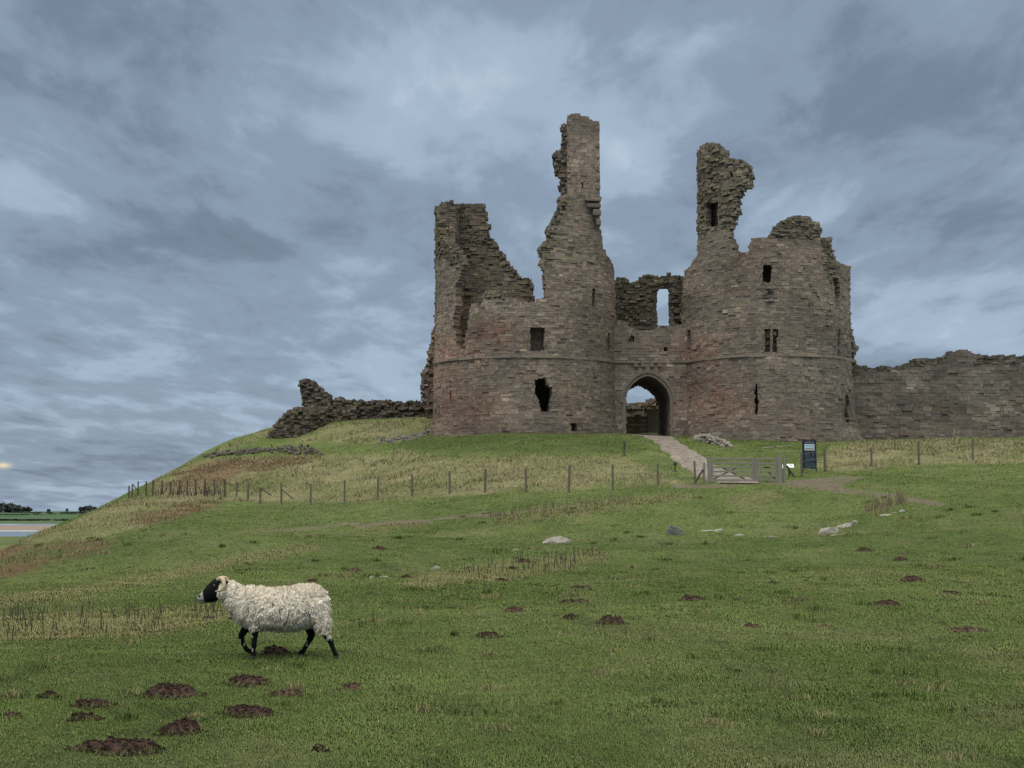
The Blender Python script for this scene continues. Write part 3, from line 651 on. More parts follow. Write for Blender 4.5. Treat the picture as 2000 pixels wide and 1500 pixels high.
def sheet(name, rows, mat):
    """rows: (distance, height); a broad strip of far land or water reaching across the bay"""
    V = []; nx = 60
    for D, z in rows:
        for k in range(nx):
            u = -1.0+1.6*k/(nx-1); zz = z
            if name == 'far_fields': zz = z+(vn(np.array([u*9]), np.array([D*.001]), 8)[0]-.5)*D*.0022
            V.append((u*D, D*(1+.012*math.sin(u*23+D)) if name in ('beach', 'sea') else D, zz))
    q = np.arange(len(rows)*nx).reshape(len(rows), nx)
    return tag(mesh_np(name, V, np.stack([q[:-1, :-1], q[:-1, 1:], q[1:, 1:], q[1:, :-1]], -1).reshape(-1, 4), mat, smooth=True), kind='structure')
def far_mat(name, stops, scale, stretch=(1, 1, 1)):
    m, t, b = mat_new(name, .95, .05); co = obj_co(t); mp_ = N(t, 'ShaderNodeMapping'); mp_.inputs['Scale'].default_value = stretch; L(t, co, mp_.inputs[0])
    L(t, ramp_(t, noise_(t, mp_.outputs[0], scale, 6, .6), stops), b.inputs['Base Color']); return m
sheet('coastal_plain', [(60, -14.9), (250, -14.8), (500, -14.8), (800, -14.8), (1020, -14.8)], far_mat('links grass', [(.35, (.055, .08, .03)), (.5, (.08, .10, .04)), (.65, (.15, .135, .075))], .012, (1, .35, 1)))
m_sea, t_, b_ = mat_new('sea water', .12, .5); b_.inputs['Base Color'].default_value = (.05, .085, .12, 1); bump(t_, b_, noise_(t_, obj_co(t_), .2, 5, .6), .5, .4)
sheet('sea', [(1000, -15.1), (1180, -15.1), (1420, -15.1)], m_sea)
sheet('surf', [(1355, -14.95), (1385, -14.9)], plain('white surf', (.62, .64, .65), .9, .1, .02, .15, 0))
sheet('beach', [(1380, -14.95), (1600, -14.8), (2060, -14.2)], far_mat('sand', [(.3, (.175, .140, .12)), (.6, (.20, .165, .145)), (.8, (.14, .11, .092))], .004, (1, .4, 1)))
sheet('far_fields', [(2030, -14.1), (2210, -13), (2500, -11), (2900, -7.5), (3400, -2), (4000, 5), (4600, 12), (5300, 10)], far_mat('distant fields', [(.34, (.035, .055, .035)), (.45, (.045, .085, .04)), (.55, (.055, .095, .045)), (.68, (.085, .09, .06))], .0035, (.6, 1.6, 1)))

# ------------------------------------------------------------------ grasses
def blades(name, x, y, ln, wd, col, lean, leanv, group=None, label=None, z=None):
    """one tapering bent leaf of grass per point, all in one mesh"""
    n = len(x); r = np.random.default_rng(len(name)*7+n)
    if z is None: z = ground(x, y)
    a = r.random(n)*2*np.pi; wx = np.cos(a)*wd/2; wy = np.sin(a)*wd/2
    b = r.random(n)*2*np.pi; lx = np.cos(b)*lean*ln+leanv[0]*ln; ly = np.sin(b)*lean*ln+leanv[1]*ln
    V = np.empty((n, 5, 3)); z0 = z-.012
    V[:, 0] = np.c_[x-wx, y-wy, z0]; V[:, 1] = np.c_[x+wx, y+wy, z0]
    V[:, 2] = np.c_[x+wx*.8+lx*.35, y+wy*.8+ly*.35, z+ln*.6]; V[:, 3] = np.c_[x-wx*.8+lx*.35, y-wy*.8+ly*.35, z+ln*.6]
    V[:, 4] = np.c_[x+lx, y+ly, z+ln*np.sqrt(np.clip(1-(lx*lx+ly*ly)/(ln*ln), .05, 1))]
    i0 = np.arange(n)[:, None, None]*5; Fq = (i0+np.array([[[0, 1, 2], [0, 2, 3], [3, 2, 4]]])).reshape(-1, 3)
    o = mesh_np(name, V.reshape(-1, 3), Fq, M_BLADE, col=np.repeat(col, 5, 0), smooth=True); o['kind'] = 'stuff'
    return o
def near_turf(n, y0, y1, name, seed, lmul=1.0):
    r = np.random.default_rng(seed)
    u = r.random(n); y = (math.sqrt(y0)+u*(math.sqrt(y1)-math.sqrt(y0)))**2; x = (r.random(n)*2-1)*(.40*y+2.2)
    z = ground(x, y); c, zz = grass_col(x, y, z); k = r.random(n) > zz[3]*.85; x, y, z, c, zz = x[k], y[k], z[k], c[k], [q[k] for q in zz]; n = len(x)
    tall = np.clip((fbm(x*1.3, y*.8, 51, 3)-.30)*2.6, .6, 1.0)
    ln = .026*(y/10)**.6*tall*(.6+.8*r.random(n))*lmul*(1+.8*zz[1]); wd = .0058*(y/10)**.85*(.7+.6*r.random(n))
    c = c*(.84+.42*r.random(n)**1.3)[:, None]*1.12
    dead = r.random(n) < .03+.3*zz[1]; c[dead] = np.array([.24, .205, .105])*(.7+.6*r.random(dead.sum()))[:, None]
    ln = ln*(1-.8*zz[3])
    return blades(name, x, y, ln, wd, c, .95, (.15, -.08), z=z)
near_turf(1000000, 7.6, 34, 'turf_grass', 71)
near_turf(300000, 33, 112, 'turf_grass', 72, .75)
def zone_grass(name, n, box, zi, thr, ln, wd, pal, seed, lean, leanv, cl=(.9, .30)):
    r = np.random.default_rng(seed); x = r.uniform(box[0], box[1], n); y = r.uniform(box[2], box[3], n)
    k = fbm(x*cl[0], y*cl[0], seed, 3) > cl[1]+.2*r.random(n); x, y = x[k], y[k]
    z = ground(x, y); zz = zones(x, y, z)[zi]; k = zz > thr+.25*r.random(len(x)); x, y, z = x[k], y[k], z[k]; m = len(x)
    t = fbm(x*.33, y*.25, seed+5, 4)+.25*(r.random(m)-.5); pal = np.array(pal)
    q = np.clip((t-.25)*2.0, 0, .999)*(len(pal)-1); i = q.astype(int); f = (q-i)[:, None]; c = pal[i]*(1-f)+pal[np.minimum(i+1, len(pal)-1)]*f
    c = c*(.75+.5*r.random(m))[:, None]
    l = ln*(.5+r.random(m))*np.clip((fbm(x*cl[0], y*cl[0], seed, 3)-.25)*4, .4, 1.5)
    q = np.clip(y/100, .3, 1.1); return blades(name, x, y, l*(.35+.65*q), wd*q*(.7+.6*r.random(m)), c, lean, leanv, z=z)
r = np.random.default_rng(77); nt_ = 420; y_ = (math.sqrt(8.5)+r.random(nt_)*(math.sqrt(66)-math.sqrt(8.5)))**2; x_ = (r.random(nt_)*2-1)*(.37*y_+.6)
k = fbm(x_*.35, y_*.25, 91, 3)+.25*r.random(nt_) > .60; x_, y_ = x_[k], y_[k]; nt_ = len(x_); nbl = 55
cs_ = r.uniform(.03, .10, nt_)*(.7+.02*y_); xx = np.repeat(x_, nbl)+r.normal(0, 1, nt_*nbl)*np.repeat(cs_, nbl); yy = np.repeat(y_, nbl)+r.normal(0, 1, nt_*nbl)*np.repeat(cs_, nbl)*.8
gc, _ = grass_col(xx, yy); kind_ = np.repeat(r.random(nt_), nbl); gc = np.where((kind_ < .30)[:, None], np.array([.21, .185, .095]), np.where((kind_ > .85)[:, None], gc*.72, gc*1.08))*(.75+.5*r.random(len(xx)))[:, None]
blades('grass_tufts', xx, yy, r.uniform(.04, .085, len(xx))*(yy/10)**.35*np.repeat(r.uniform(.6, 1.2, nt_), nbl), .005*(yy/10)**.8, gc, .65, (.1, -.05))
zone_grass('rough_grass', 330000, (-32, 62, 36, 126), 0, .2, .19, .030, [(.105, .118, .045), (.15, .15, .072), (.215, .195, .108), (.26, .235, .145), (.19, .178, .092), (.28, .25, .155)], 81, .8, (.35, -.3), (.8, .36))
zone_grass('dead_grass', 60000, (-14, 24, 12, 76), 1, .3, .085, .011, [(.09, .105, .04), (.15, .14, .07), (.22, .19, .11), (.14, .125, .07)], 82, .75, (.2, -.05), (1.2, .33))
zone_grass('bracken', 150000, (-32, -9, 30, 126), 2, .35, .13, .026, [(.115, .085, .045), (.155, .088, .055), (.19, .115, .075), (.15, .125, .062), (.19, .16, .085)], 83, .85, (.15, -.1), (.7, .36))

def stalks(name, n, poly, hmin, hmax, rad, col, seed, thin=1):
    """dead thistle and dock stems standing in the turf"""
    r = np.random.default_rng(seed); xs = [p[0] for p in poly]; ys = [p[1] for p in poly]; m = MB(); k = 0; gx, gy = 0, 0
    while k < n:
        if k % 4 == 0 or r.random() < .3:
            gx, gy = r.uniform(min(xs), max(xs)), r.uniform(min(ys), max(ys))
        px, py = gx+r.normal(0, 7), gy+r.normal(0, 1.5)
        if not inside(poly, px, py): gx, gy = r.uniform(min(xs), max(xs)), r.uniform(min(ys), max(ys)); continue
        x, y, z = at(px, py); h = r.uniform(hmin, hmax)*(.5+r.random()*.7); dx, dy = r.normal(0, .13, 2)*h
        m.tube([(x, y, z-.02), (x+dx*.4, y+dy*.4, z+h*.55), (x+dx, y+dy, z+h)], [rad, rad*.85, rad*.5], 5)
        if r.random() < .4: m.tube([(x+dx*.4, y+dy*.4, z+h*.5), (x+dx*.4+r.normal(0, .04), y+dy*.4, z+h*.8)], [rad*.6, rad*.3], 4)
        k += 1
    o = m.build(name, plain(name.replace('_', ' ')+' stems', col, .9, .1, 30, .4, 0)); o['kind'] = 'stuff'; return o
stalks('dead_stalks', 105, [(0, 1200), (310, 1190), (330, 1238), (0, 1250)], (.10), .26, .0055, (.062, .058, .045), 91)
stalks('dead_stalks', 30, [(330, 1185), (440, 1180), (445, 1220), (340, 1215)], .10, .25, .005, (.07, .062, .045), 92)
stalks('dead_stalks', 85, [(870, 1120), (1000, 1095), (1175, 1075), (1185, 1100), (1000, 1135), (880, 1135)], .15, .38, .008, (.07, .06, .05), 93)
stalks('dead_stalks', 150, [(300, 962), (440, 960), (442, 972), (300, 970)], .3, .65, .014, (.075, .05, .055), 94)
stalks('dead_stalks', 130, [(1680, 1003), (1700, 990), (1765, 975), (1775, 984), (1720, 1004)], .25, .6, .009, (.15, .12, .085), 95)
stalks('dead_stalks', 150, [(940, 1010), (1050, 992), (1240, 973), (1240, 985), (1100, 1008), (960, 1024)], .2, .5, .010, (.13, .105, .08), 96)

# ------------------------------------------------------------------ fences, gates and signs
M_WOOD = plain('grey weathered timber', (.215, .205, .18), .9, .15, 14, .35, .3)
M_POST = plain('weathered fence post', (.13, .118, .095), .9, .15, 14, .35, .3)
M_WOODD = plain('dark damp timber', (.085, .075, .062), .9, .15, 14, .35, .3)
M_RUST = plain('old brown fence timber', (.095, .072, .055), .9, .15, 14, .35, .3)
M_WIRE = plain('galvanised wire', (.16, .16, .155), .5, .4, 5, .2, 0)
M_BLACK = plain('black paint', (.012, .013, .015), .5, .4, 20, .3, 0)
def height_px(p, top, bot): return (bot-top)/FPX*p[1]
def post(parent, p, h, w, mat, name='post', lean=0.0):
    m = MB(); x, y, z = p; a = random.uniform(-.035, .035)+lean; b = random.uniform(-.02, .02)
    m.tube([(x, y, z-.25), (x+a*h*.5, y+b*h*.5, z+h*.5), (x+a*h, y+b*h, z+h)], [w*.55, w*.53, w*.5], 8)
    o = m.build(name, mat, parent); return Vector((x+a*h, y+b*h, z+h)), o
def fence(name, label, posts, mats, w, extra=()):
    root = empty(name, at(posts[0][0], posts[0][2]), label, 'fence')
    inv = Matrix.Translation(-Vector(root.location)); tops = []; feet = []
    for i, (px, t, b) in enumerate(posts):
        p = at(px, b); h = max(.75, height_px(p, t, b)); tp_, o = post(root, p, h, w*random.uniform(.85, 1.2), mats[i], 'post'); o.matrix_parent_inverse = inv
        tops.append(tp_); feet.append(Vector(p))
    for frac in (.93, .62, .33, .10):
        m = MB(); m.tube([f.lerp(t, frac) for f, t in zip(feet, tops)], .0045, 4); o = m.build('wire', M_WIRE, root); o.matrix_parent_inverse = inv
    for (a, b, ta, tb) in extra:                                    # leaning struts at the corner posts
        pa, pb = at(*a), at(*b); m = MB(); m.tube([(pa[0], pa[1], pa[2]+ta), (pb[0], pb[1]-.1, pb[2]+tb)], .045, 7); o = m.build('strut', M_WOODD, root); o.matrix_parent_inverse = inv
    return root
LF = [(252, 949, 973), (258, 946, 971), (269.5, 940.5, 968.5), (286, 940, 968.5), (298, 938.5, 968), (316, 938.5, 967.5), (333, 938, 967), (350, 938, 968), (366, 936, 967.5), (382, 935, 967), (400, 936, 969.5), (419, 936, 967), (439, 936.5, 972), (462, 941, 974), (484, 942, 978), (508, 952, 984), (549.5, 942, 983.5), (607, 946.5, 986), (673, 938, 982.5), (737.6, 931, 976), (805, 926, 969), (878, 920, 964), (947, 916, 962), (1028, 915, 962), (1111, 909, 961), (1197, 908, 959), (1285, 904, 949), (1358, 900, 945)]
fence('wire_fence', 'long post and wire stock fence crossing the slope left of the field gate', LF, [M_RUST if q[0] < 450 else M_POST for q in LF], .105, [((549.5, 983.5), (572, 985), .85, .35), ((508, 984), (530, 984), .95, .5), ((259, 969), (268, 969), .8, .45)])
RF = [(1566, 884, 932), (1612, 877, 921), (1702, 875, 913), (1795, 863, 908), (1900, 858, 901), (2012, 855, 899)]
fence('wire_fence', 'short post and wire fence running right from the gate in front of the curtain wall', RF, [M_POST]*6, .105)

GY = at(1430, 941)[1]
def gpt(px, py, dy=0): return pt(px, py, GY+dy)
def pole(name, parent, inv, px, top, bot, w, mat=M_WOOD, dy=0):
    x, y, z0 = gpt(px, bot, dy); z1 = gpt(px, top, dy)[2]; m = MB(); m.box((x, y, (z0-.3+z1)/2), (w, w, z1-z0+.3), Matrix.Rotation(random.uniform(-.02, .02), 3, 'Y'))
    o = m.build(name, mat, parent, bevel=.012); o.matrix_parent_inverse = inv; return o
def rail(name, parent, inv, a, b, w, d, mat=M_WOOD, dy=0):
    m = MB(); m.bar(gpt(*a, dy), gpt(*b, dy), d, w); o = m.build(name, mat, parent, bevel=.006); o.matrix_parent_inverse = inv; return o
def gate(name, label, x0, x1, tops, bars, braces, w):
    root = empty(name, gpt((x0+x1)/2, 941), label, 'gate'); inv = Matrix.Translation(-Vector(root.location))
    for px in (x0, x1): pole('stile', root, inv, px, tops-.5, 939, .085, dy=0)
    for py in bars: rail('bar', root, inv, (x0+.5, py), (x1-.5, py+.3), w, .035, dy=-.02)
    for a, b in braces: rail('brace', root, inv, a, b, .07, .03, dy=.045)
    return root, inv
g_, inv_ = gate('field_gate', 'wide grey five barred timber gate closed across the stony path', 1391.5, 1471, 894.5, (895.5, 904.5, 912.5, 921, 929.5, 937.5), (((1393, 936), (1450, 908)), ((1412, 914), (1455, 936))), .085)
g2_, inv2_ = gate('wicket_gate', 'narrow pedestrian gate beside the wide field gate', 1480, 1516.5, 895, (896, 905, 913, 921, 929.5, 937.5), (((1500, 921), (1515, 937)),), .075)
lt_ = MB(); lt_.bar(gpt(1492, 913, -.06), gpt(1503, 913, -.06), .05, .06); o = lt_.build('latch', M_BLACK, g2_); o.matrix_parent_inverse = inv2_
for nm, lab, px, top, bot, w in (('gate_post', 'squared timber hanging post at the left end of the field gate', 1385.5, 890.5, 943, .17), ('gate_post', 'timber post between the wide field gate and the narrow wicket gate', 1475.6, 893.5, 941, .13),
                             ('gate_post', 'thick old timber post at the right end of the wicket gate', 1523, 887, 937, .24), ('gate_post', 'thin timber post right behind the thick post of the wicket gate', 1532, 888, 938, .12), ('gate_post', 'short round stake left of the field gate, propped by a dark strut', 1374.5, 903.5, 943, .11)):
    x, y, z0 = gpt(px, bot); z1 = gpt(px, top)[2]; m = MB(); hw = w/2
    m.tube([(x, y, z0-.35), (x+.01, y, (z0+z1)/2), (x+random.uniform(-.03, .03), y, z1-.03), (x+.01, y, z1)], [hw*1.03, hw, hw*.97, hw*.8], 10)
    tag(m.build(nm, M_WOOD, smooth=False), lab, 'post')
for lab, a, b, dy in (('dark leaning strut propping the short stake left of the field gate', (1373, 917), (1358, 942), -.1), ('dark leaning strut right of the thick wicket gate post', (1537, 910), (1552, 932), .2)):
    m = MB(); m.tube([gpt(*a, dy), gpt(*b, dy)], .05, 7); tag(m.build('timber_strut', M_WOODD), lab, 'strut')

# tall information board
def board_mat():
    m, t, b = mat_new('navy board face', .55, .3); co = obj_co(t)
    L(t, mix_(t, noise_(t, co, 6, 4, .5), (.010, .018, .034), (.016, .026, .046)), b.inputs['Base Color']); return m
M_NAVY = board_mat()
bp = at(1568, 925); by = bp[1]; sc_ = by/FPX
bx0, _, bz1 = pt(1567, 859.5, by); bx1, _, bz0 = pt(1595, 915.5, by)
sgn = empty('information_board', ((bx0+bx1)/2, by, bp[2]), 'tall dark navy visitor information board with a sky blue picture, on two thin legs', 'sign'); invs = Matrix.Translation(-Vector(sgn.location))
def sp(o): o.matrix_parent_inverse = invs; return o
m = MB(); m.box(((bx0+bx1)/2, by, (bz0+bz1)/2), (bx1-bx0, .05, bz1-bz0)); panel = sp(m.build('panel', M_NAVY, sgn, bevel=.008))
for x_ in (bx0+.02, bx1-.02):
    m = MB(); m.box((x_, by+.045, (bp[2]-.3+bz1)/2), (.05, .04, bz1-bp[2]+.25)); sp(m.build('leg', M_BLACK, sgn))
def bpx(px, py): x, _, z = pt(px, py, by-.03); return x, z
def flat(name, col, rects, parent, d=.028, rough=.5):
    mt = plain(name.replace('_', ' ')+' print', col, rough, .3, 20, .12, 0); m = MB()
    for (a, b, c, e) in rects:
        x0_, z1_ = bpx(a, b); x1_, z0_ = bpx(c, e); m.box(((x0_+x1_)/2, by-d, (z0_+z1_)/2), (x1_-x0_, .006, z1_-z0_))
    return m.build(name, mt, parent)
pic = flat('picture_frame', (.55, .58, .60), [(1571.2, 867.2, 1591, 879.8)], panel)
def sky_pic():
    m, t, b = mat_new('printed seaside picture', .4, .3); co = obj_co(t); s_ = N(t, 'ShaderNodeSeparateXYZ'); L(t, co, s_.inputs[0])
    mr = N(t, 'ShaderNodeMapRange'); z_lo = bpx(1580, 879)[1]; z_hi = bpx(1580, 868)[1]; mr.inputs[1].default_value = z_lo; mr.inputs[2].default_value = z_hi; L(t, s_.outputs[2], mr.inputs[0])
    L(t, ramp_(t, mr.outputs[0], [(0, (.42, .38, .33)), (.16, (.40, .36, .31)), (.2, (.10, .11, .15)), (.3, (.14, .16, .2)), (.33, (.50, .60, .68)), (1, (.17, .36, .55))]), b.inputs['Base Color']); return m
x0_, z1_ = bpx(1572.4, 868.6); x1_, z0_ = bpx(1589.9, 878.7); m = MB(); m.box(((x0_+x1_)/2, by-.032, (z0_+z1_)/2), (x1_-x0_, .006, z1_-z0_)); m.build('picture', sky_pic(), panel)
flat('picture_ruin', (.36, .36, .27), [(1585.2, 871.5, 1586.2, 878.4), (1586.2, 875, 1588, 878.4), (1588, 872, 1589, 878.4)], panel, .036)
flat('emblem', (.30, .10, .10), [(1580.2, 860.8, 1581.8, 862.6)], panel)
flat('heading', (.30, .30, .34), [(1572+k*1.35, 863.6-(.5*math.sin((k+.5)/14*math.pi)), 1572+k*1.35+(1.0 if k % 4 else .7), 864.8-(.5*math.sin((k+.5)/14*math.pi))) for k in range(14)], panel)
tr = []; rr = random.Random(5)
for k in range(16):
    y_ = 882.3+k*1.12
    if k == 9: continue
    x_ = 1572.6
    while x_ < (1581 if k < 9 else 1590.5):
        w_ = rr.uniform(.9, 2.6); tr.append((x_, y_, min(x_+w_, 1591), y_+.42)); x_ += w_+rr.uniform(.3, .8)
    if k < 7: tr.append((1586.3, y_, 1586.3+rr.uniform(2.2, 4.2), y_+.42))
for k in range(9):
    y_ = 903.5+k*1.15; x_ = 1572.6
    while x_ < (1588 if k < 6 else 1582):
        w_ = rr.uniform(.9, 2.4); tr.append((x_, y_, x_+w_, y_+.40)); x_ += w_+rr.uniform(.3, .9)
for blk in (lambda q: q[1] < 891.5 and q[0] < 1585.5, lambda q: q[1] < 891.5 and q[0] >= 1585.5, lambda q: 891.5 <= q[1] < 901.5, lambda q: q[1] >= 901.5):
    flat('text', (.13, .16, .20), [q for q in tr if blk(q)], panel, .027)
flat('trim_line', (.16, .19, .23), [(1590.6, 905, 1591.4, 913.5)], panel)

# low lectern panels by the gate
M_WHITE = plain('white printed sheet', (.60, .63, .66), .45, .35, 12, .1, 0)
def lectern(px0, px1, py0, py1, base, label, tilt):
    p = at((px0+px1)/2, base); y = p[1]; x0, _, z1 = pt(px0, py0, y); x1, _, z0 = pt(px1, py1, y)
    r_o = empty('information_lectern', p, label, 'sign'); inv = Matrix.Translation(-Vector(p))
    m = MB(); q = Matrix.Rotation(R(tilt), 3, 'X'); m.box(((x0+x1)/2, y, (z0+z1)/2), (x1-x0, (z1-z0)*1.5, .03), Matrix.Rotation(R(38), 3, 'X')); o = m.build('panel', M_WHITE, r_o, bevel=.005); o.matrix_parent_inverse = inv
    m = MB(); m.box(((x0+x1)/2-.05, y+.05, (p[2]-.2+z0+.06)/2), (.08, .07, z0+.06-p[2]+.2)); o = m.build('leg', M_BLACK, r_o); o.matrix_parent_inverse = inv
    m = MB()
    for k in range(3): m.box(((x0+x1)/2+.02, y-.03+.022*k, (z0+z1)/2+.022+.0175*k), ((x1-x0)*.45, .012, .004), Matrix.Rotation(R(38), 3, 'X'))
    o = m.build('text', plain('grey print', (.3, .32, .35), .5, .2, 10, .1, 0), r_o); o.matrix_parent_inverse = inv
lectern(1537, 1550.5, 906, 914, 931, 'low lectern with a slanted white panel right of the gate posts', 35)
lectern(1526.5, 1530.8, 907.5, 914.5, 931, 'small pale panel seen between the two gate posts', 35)
def small_post(px, top, bot, label, head):
    p = at(px, bot); h = height_px(p, top, bot); s_ = p[1]/FPX; r_o = empty('marker_post', p, label, 'post'); inv = Matrix.Translation(-Vector(p)); x, y, z = p
    m = MB(); m.tube([(x, y, z-.1), (x, y, z+h*.9)], .035, 8); o = m.build('stem', M_BLACK, r_o); o.matrix_parent_inverse = inv
    m = MB(); m.box((x+head[2]*s_, y-.03, z+h-head[1]*s_/2), (head[0]*s_, .14, head[1]*s_), Matrix.Rotation(R(-12), 3, 'X')); o = m.build('head', M_BLACK, r_o, bevel=.015); o.matrix_parent_inverse = inv
    m = MB(); m.box((x, y, z+.02), (.3, .25, .06)); o = m.build('base', M_WOODD, r_o, bevel=.01); o.matrix_parent_inverse = inv
small_post(1219, 861, 891, 'tall thin black post with a small box on the bank left of the path', (3.2, 12, .5))
small_post(1318.5, 903, 921, 'short black T shaped post beside the path near the gate', (7.5, 5, 0))
small_post(1208, 832, 847, 'little dark sign post against the foot of the left tower beside the arch', (5, 4, 0))

# things behind the arch: timber hut, plank fence, low ruin wall
hx0 = (1264-1000)/FPX*131; hz0 = 6.0
hut = empty('ticket_hut', (hx0+1.3, 132, hz0), 'dark timber clad hut with a pitched roof just inside the arch', 'hut'); invh = Matrix.Translation(-Vector(hut.location))
m = MB(); hz1 = pt(0, 800, 131)[2]; hz2 = pt(0, 781, 131)[2]
for k in range(15):
    z_ = hz0+(hz1-hz0)*k/15; m.box((hx0+1.35, 132.5, z_+.13), (2.7+(.03 if k % 2 else 0), 3.0+(.03 if k % 2 else 0), (hz1-hz0)/15*.94))
o = m.build('wall', M_WOOD, hut); o.matrix_parent_inverse = invh
m = MB(); m.hexa([(hx0-.25, 130.7, hz1-.1), (hx0-.25, 130.7, hz1+.02), (hx0-.25, 134.3, hz1-.1), (hx0-.25, 134.3, hz1+.02), (hx0+1.4, 130.7, hz2+.3), (hx0+1.4, 130.7, hz2+.45), (hx0+1.4, 134.3, hz2+.3), (hx0+1.4, 134.3, hz2+.45)])
m.hexa([(hx0+1.4, 130.7, hz2+.3), (hx0+1.4, 130.7, hz2+.45), (hx0+1.4, 134.3, hz2+.3), (hx0+1.4, 134.3, hz2+.45), (hx0+3.0, 130.7, hz1-.1), (hx0+3.0, 130.7, hz1+.02), (hx0+3.0, 134.3, hz1-.1), (hx0+3.0, 134.3, hz1+.02)])
o = m.build('roof', M_WOODD, hut); o.matrix_parent_inverse = invh
pf = empty('plank_fence', (10.2, 130.5, 6), 'dark horizontal plank fence seen through the arch', 'fence'); invp = Matrix.Translation(-Vector(pf.location))
m = MB(); zt = pt(0, 813, 130.5)[2]
for k in range(7): m.box((10.4, 130.5, 5.9+(zt-5.9)*(k+.5)/7), (3.0, .04, (zt-5.9)/7*.93))
o = m.build('boards', M_WOODD, pf); o.matrix_parent_inverse = invp
for x_ in (9.6, 10.8, 11.7):
    m = MB(); m.box((x_, 130.45, (5.7+zt+.06)/2), (.1, .07, zt+.06-5.7)); o = m.build('post', M_WOODD, pf); o.matrix_parent_inverse = invp
iw = masonry('ruined_wall', [(8, 138), (14.5, 138)], 5.5, 12, 1.5, [(1180, 860), (1180, 792), (1222, 790), (1236, 790), (1244, 791), (1246, 786), (1262, 785), (1290, 780), (1290, 860)], [], seed=51, jit=.12, h=.28, lichen=.2, col_gain=1.0)
tag(iw, 'low tumbled rubble wall seen beyond the plank fence through the arch', 'ruin')

# ------------------------------------------------------------------ rocks and rubble
def rock_mat(name, a, b_):
    m, t, b = mat_new(name, .9, .2); co = obj_co(t); f = noise_(t, co, 6, 7, .7)
    L(t, ramp_(t, f, [(.32, a), (.5, tuple((p+q)/2 for p, q in zip(a, b_))), (.66, b_)]), b.inputs['Base Color']); bump(t, b, noise_(t, co, 14, 6, .7), .8, .03); return m
M_RUB = rock_mat('dark rubble', (.05, .045, .036), (.15, .135, .11)); M_PALE = rock_mat('pale lichened stone', (.15, .145, .125), (.36, .35, .31)); M_GREY = rock_mat('grey whinstone', (.075, .075, .075), (.20, .20, .19)); M_MIX = rock_mat('brown grey rubble', (.13, .12, .10), (.30, .275, .24))
def rock_shape(c, dx, dy, dz, seed, n=(18, 11), slab_=0.0, tilt=0.0):
    r = np.random.default_rng(seed); V = []; F_ = []; nu, nv = n
    pl = r.normal(0, 1, (15, 3)); pl /= np.linalg.norm(pl, axis=1)[:, None]; pd = r.uniform(.48, .9, 15)
    for j in range(nv+1):
        th = math.pi*j/nv
        for i in range(nu):
            ph = 2*math.pi*i/nu; d = np.array([math.sin(th)*math.cos(ph), math.sin(th)*math.sin(ph), math.cos(th)])
            k = 1.0
            for q in range(15):
                dt_ = d @ pl[q]
                if dt_ > 0: k = min(k, pd[q]/dt_)
            k *= 1+r.normal(0, .02)
            p = d*k; x_, z_ = p[0]*dx/2, p[2]*dz
            x_, z_ = x_*math.cos(tilt)-z_*math.sin(tilt), x_*math.sin(tilt)+z_*math.cos(tilt)
            V.append((c[0]+x_, c[1]+p[1]*dy/2, c[2]+z_))
    for j in range(nv):
        for i in range(nu): F_.append((j*nu+i, (j+1)*nu+i, (j+1)*nu+(i+1) % nu, j*nu+(i+1) % nu))
    return V, F_
ROCKS = [((1322, 1045), 42, 21, M_GREY, 0, 'rounded dark grey boulder half sunk in the turf'), ((1087, 1061), 46, 15, M_PALE, .22, 'pale wedge shaped rock alone on the open turf below the fence'),
         ((1618, 1042), 36, 16, M_PALE, .25, 'rough pale rock at the lower end of the slanting stone line'), ((1648, 1030), 40, 12, M_PALE, .2, 'long pale slab in the middle of the slanting stone line'), ((1672, 1022), 14, 9, M_PALE, .5, 'small upright pale stone at the upper end of the slanting stone line'), ((1631, 1045), 26, 3, M_PALE, .06, 'thin flat white stone just under the slanting stone line'),
         ((1731, 1007), 24, 6, M_PALE, .15, 'flat pale stone under the clump of dead stems at right'), ((1763, 1000), 13, 7, M_PALE, .3, 'last little pale stone right of the clump of dead stems'), ((1750, 1002), 9, 4, M_PALE, .1, 'tiny pale stone between two others under the dead stems'),
         ((1382, 1037), 34, 4, M_PALE, 0, 'long low pale stone right of the dark grey boulder'), ((1406, 1038), 20, 9, M_PALE, -.2, 'lumpy pale stone at the end of the long low stone'), ((1447, 1047), 18, 6, M_PALE, .1, 'small white stone in the shallow hollow'), ((1500, 1050), 30, 6, M_MIX, 0, 'low mossy stone at the edge of the shallow hollow'),
         ((850, 1112), 20, 9, M_PALE, .3, 'tilted pale stone among the stalks above and right of the sheep'), ((750, 1129), 26, 7, M_PALE, .1, 'flat white stone right of a small grey one near two molehills'), ((723, 1131), 12, 8, M_MIX, .2, 'small grey stone left of the flat white one'), ((1008, 1075), 12, 5, M_PALE, .2, 'small pale stone on the turf left of the wedge shaped rock'),
         ((222, 1048), 9, 3, M_PALE, .1, 'tiny pale stone on the left slope above the bracken'), ((482, 1373), 6, 4, M_PALE, .2, 'tiny white pebble among the foreground molehills'), ((742, 1135), 8, 3, M_PALE, 0, 'white pebble in front of the flat white stone'), ((1140, 1079), 9, 3, M_PALE, 0, 'tiny pale stone below the wedge shaped rock')]
for k, ((px, py), w, h, mt, tl, lab) in enumerate(ROCKS):
    p = at(px, py); s_ = p[1]/FPX; V, F_ = rock_shape((p[0], p[1]+.1, p[2]-.02), w*s_*1.4, max(w*s_*.6, .1), h*s_*1.05, 300+k, tilt=tl)
    tag(mesh_np('rock', V, F_, mt, smooth=False, loc=p), lab, 'rock')
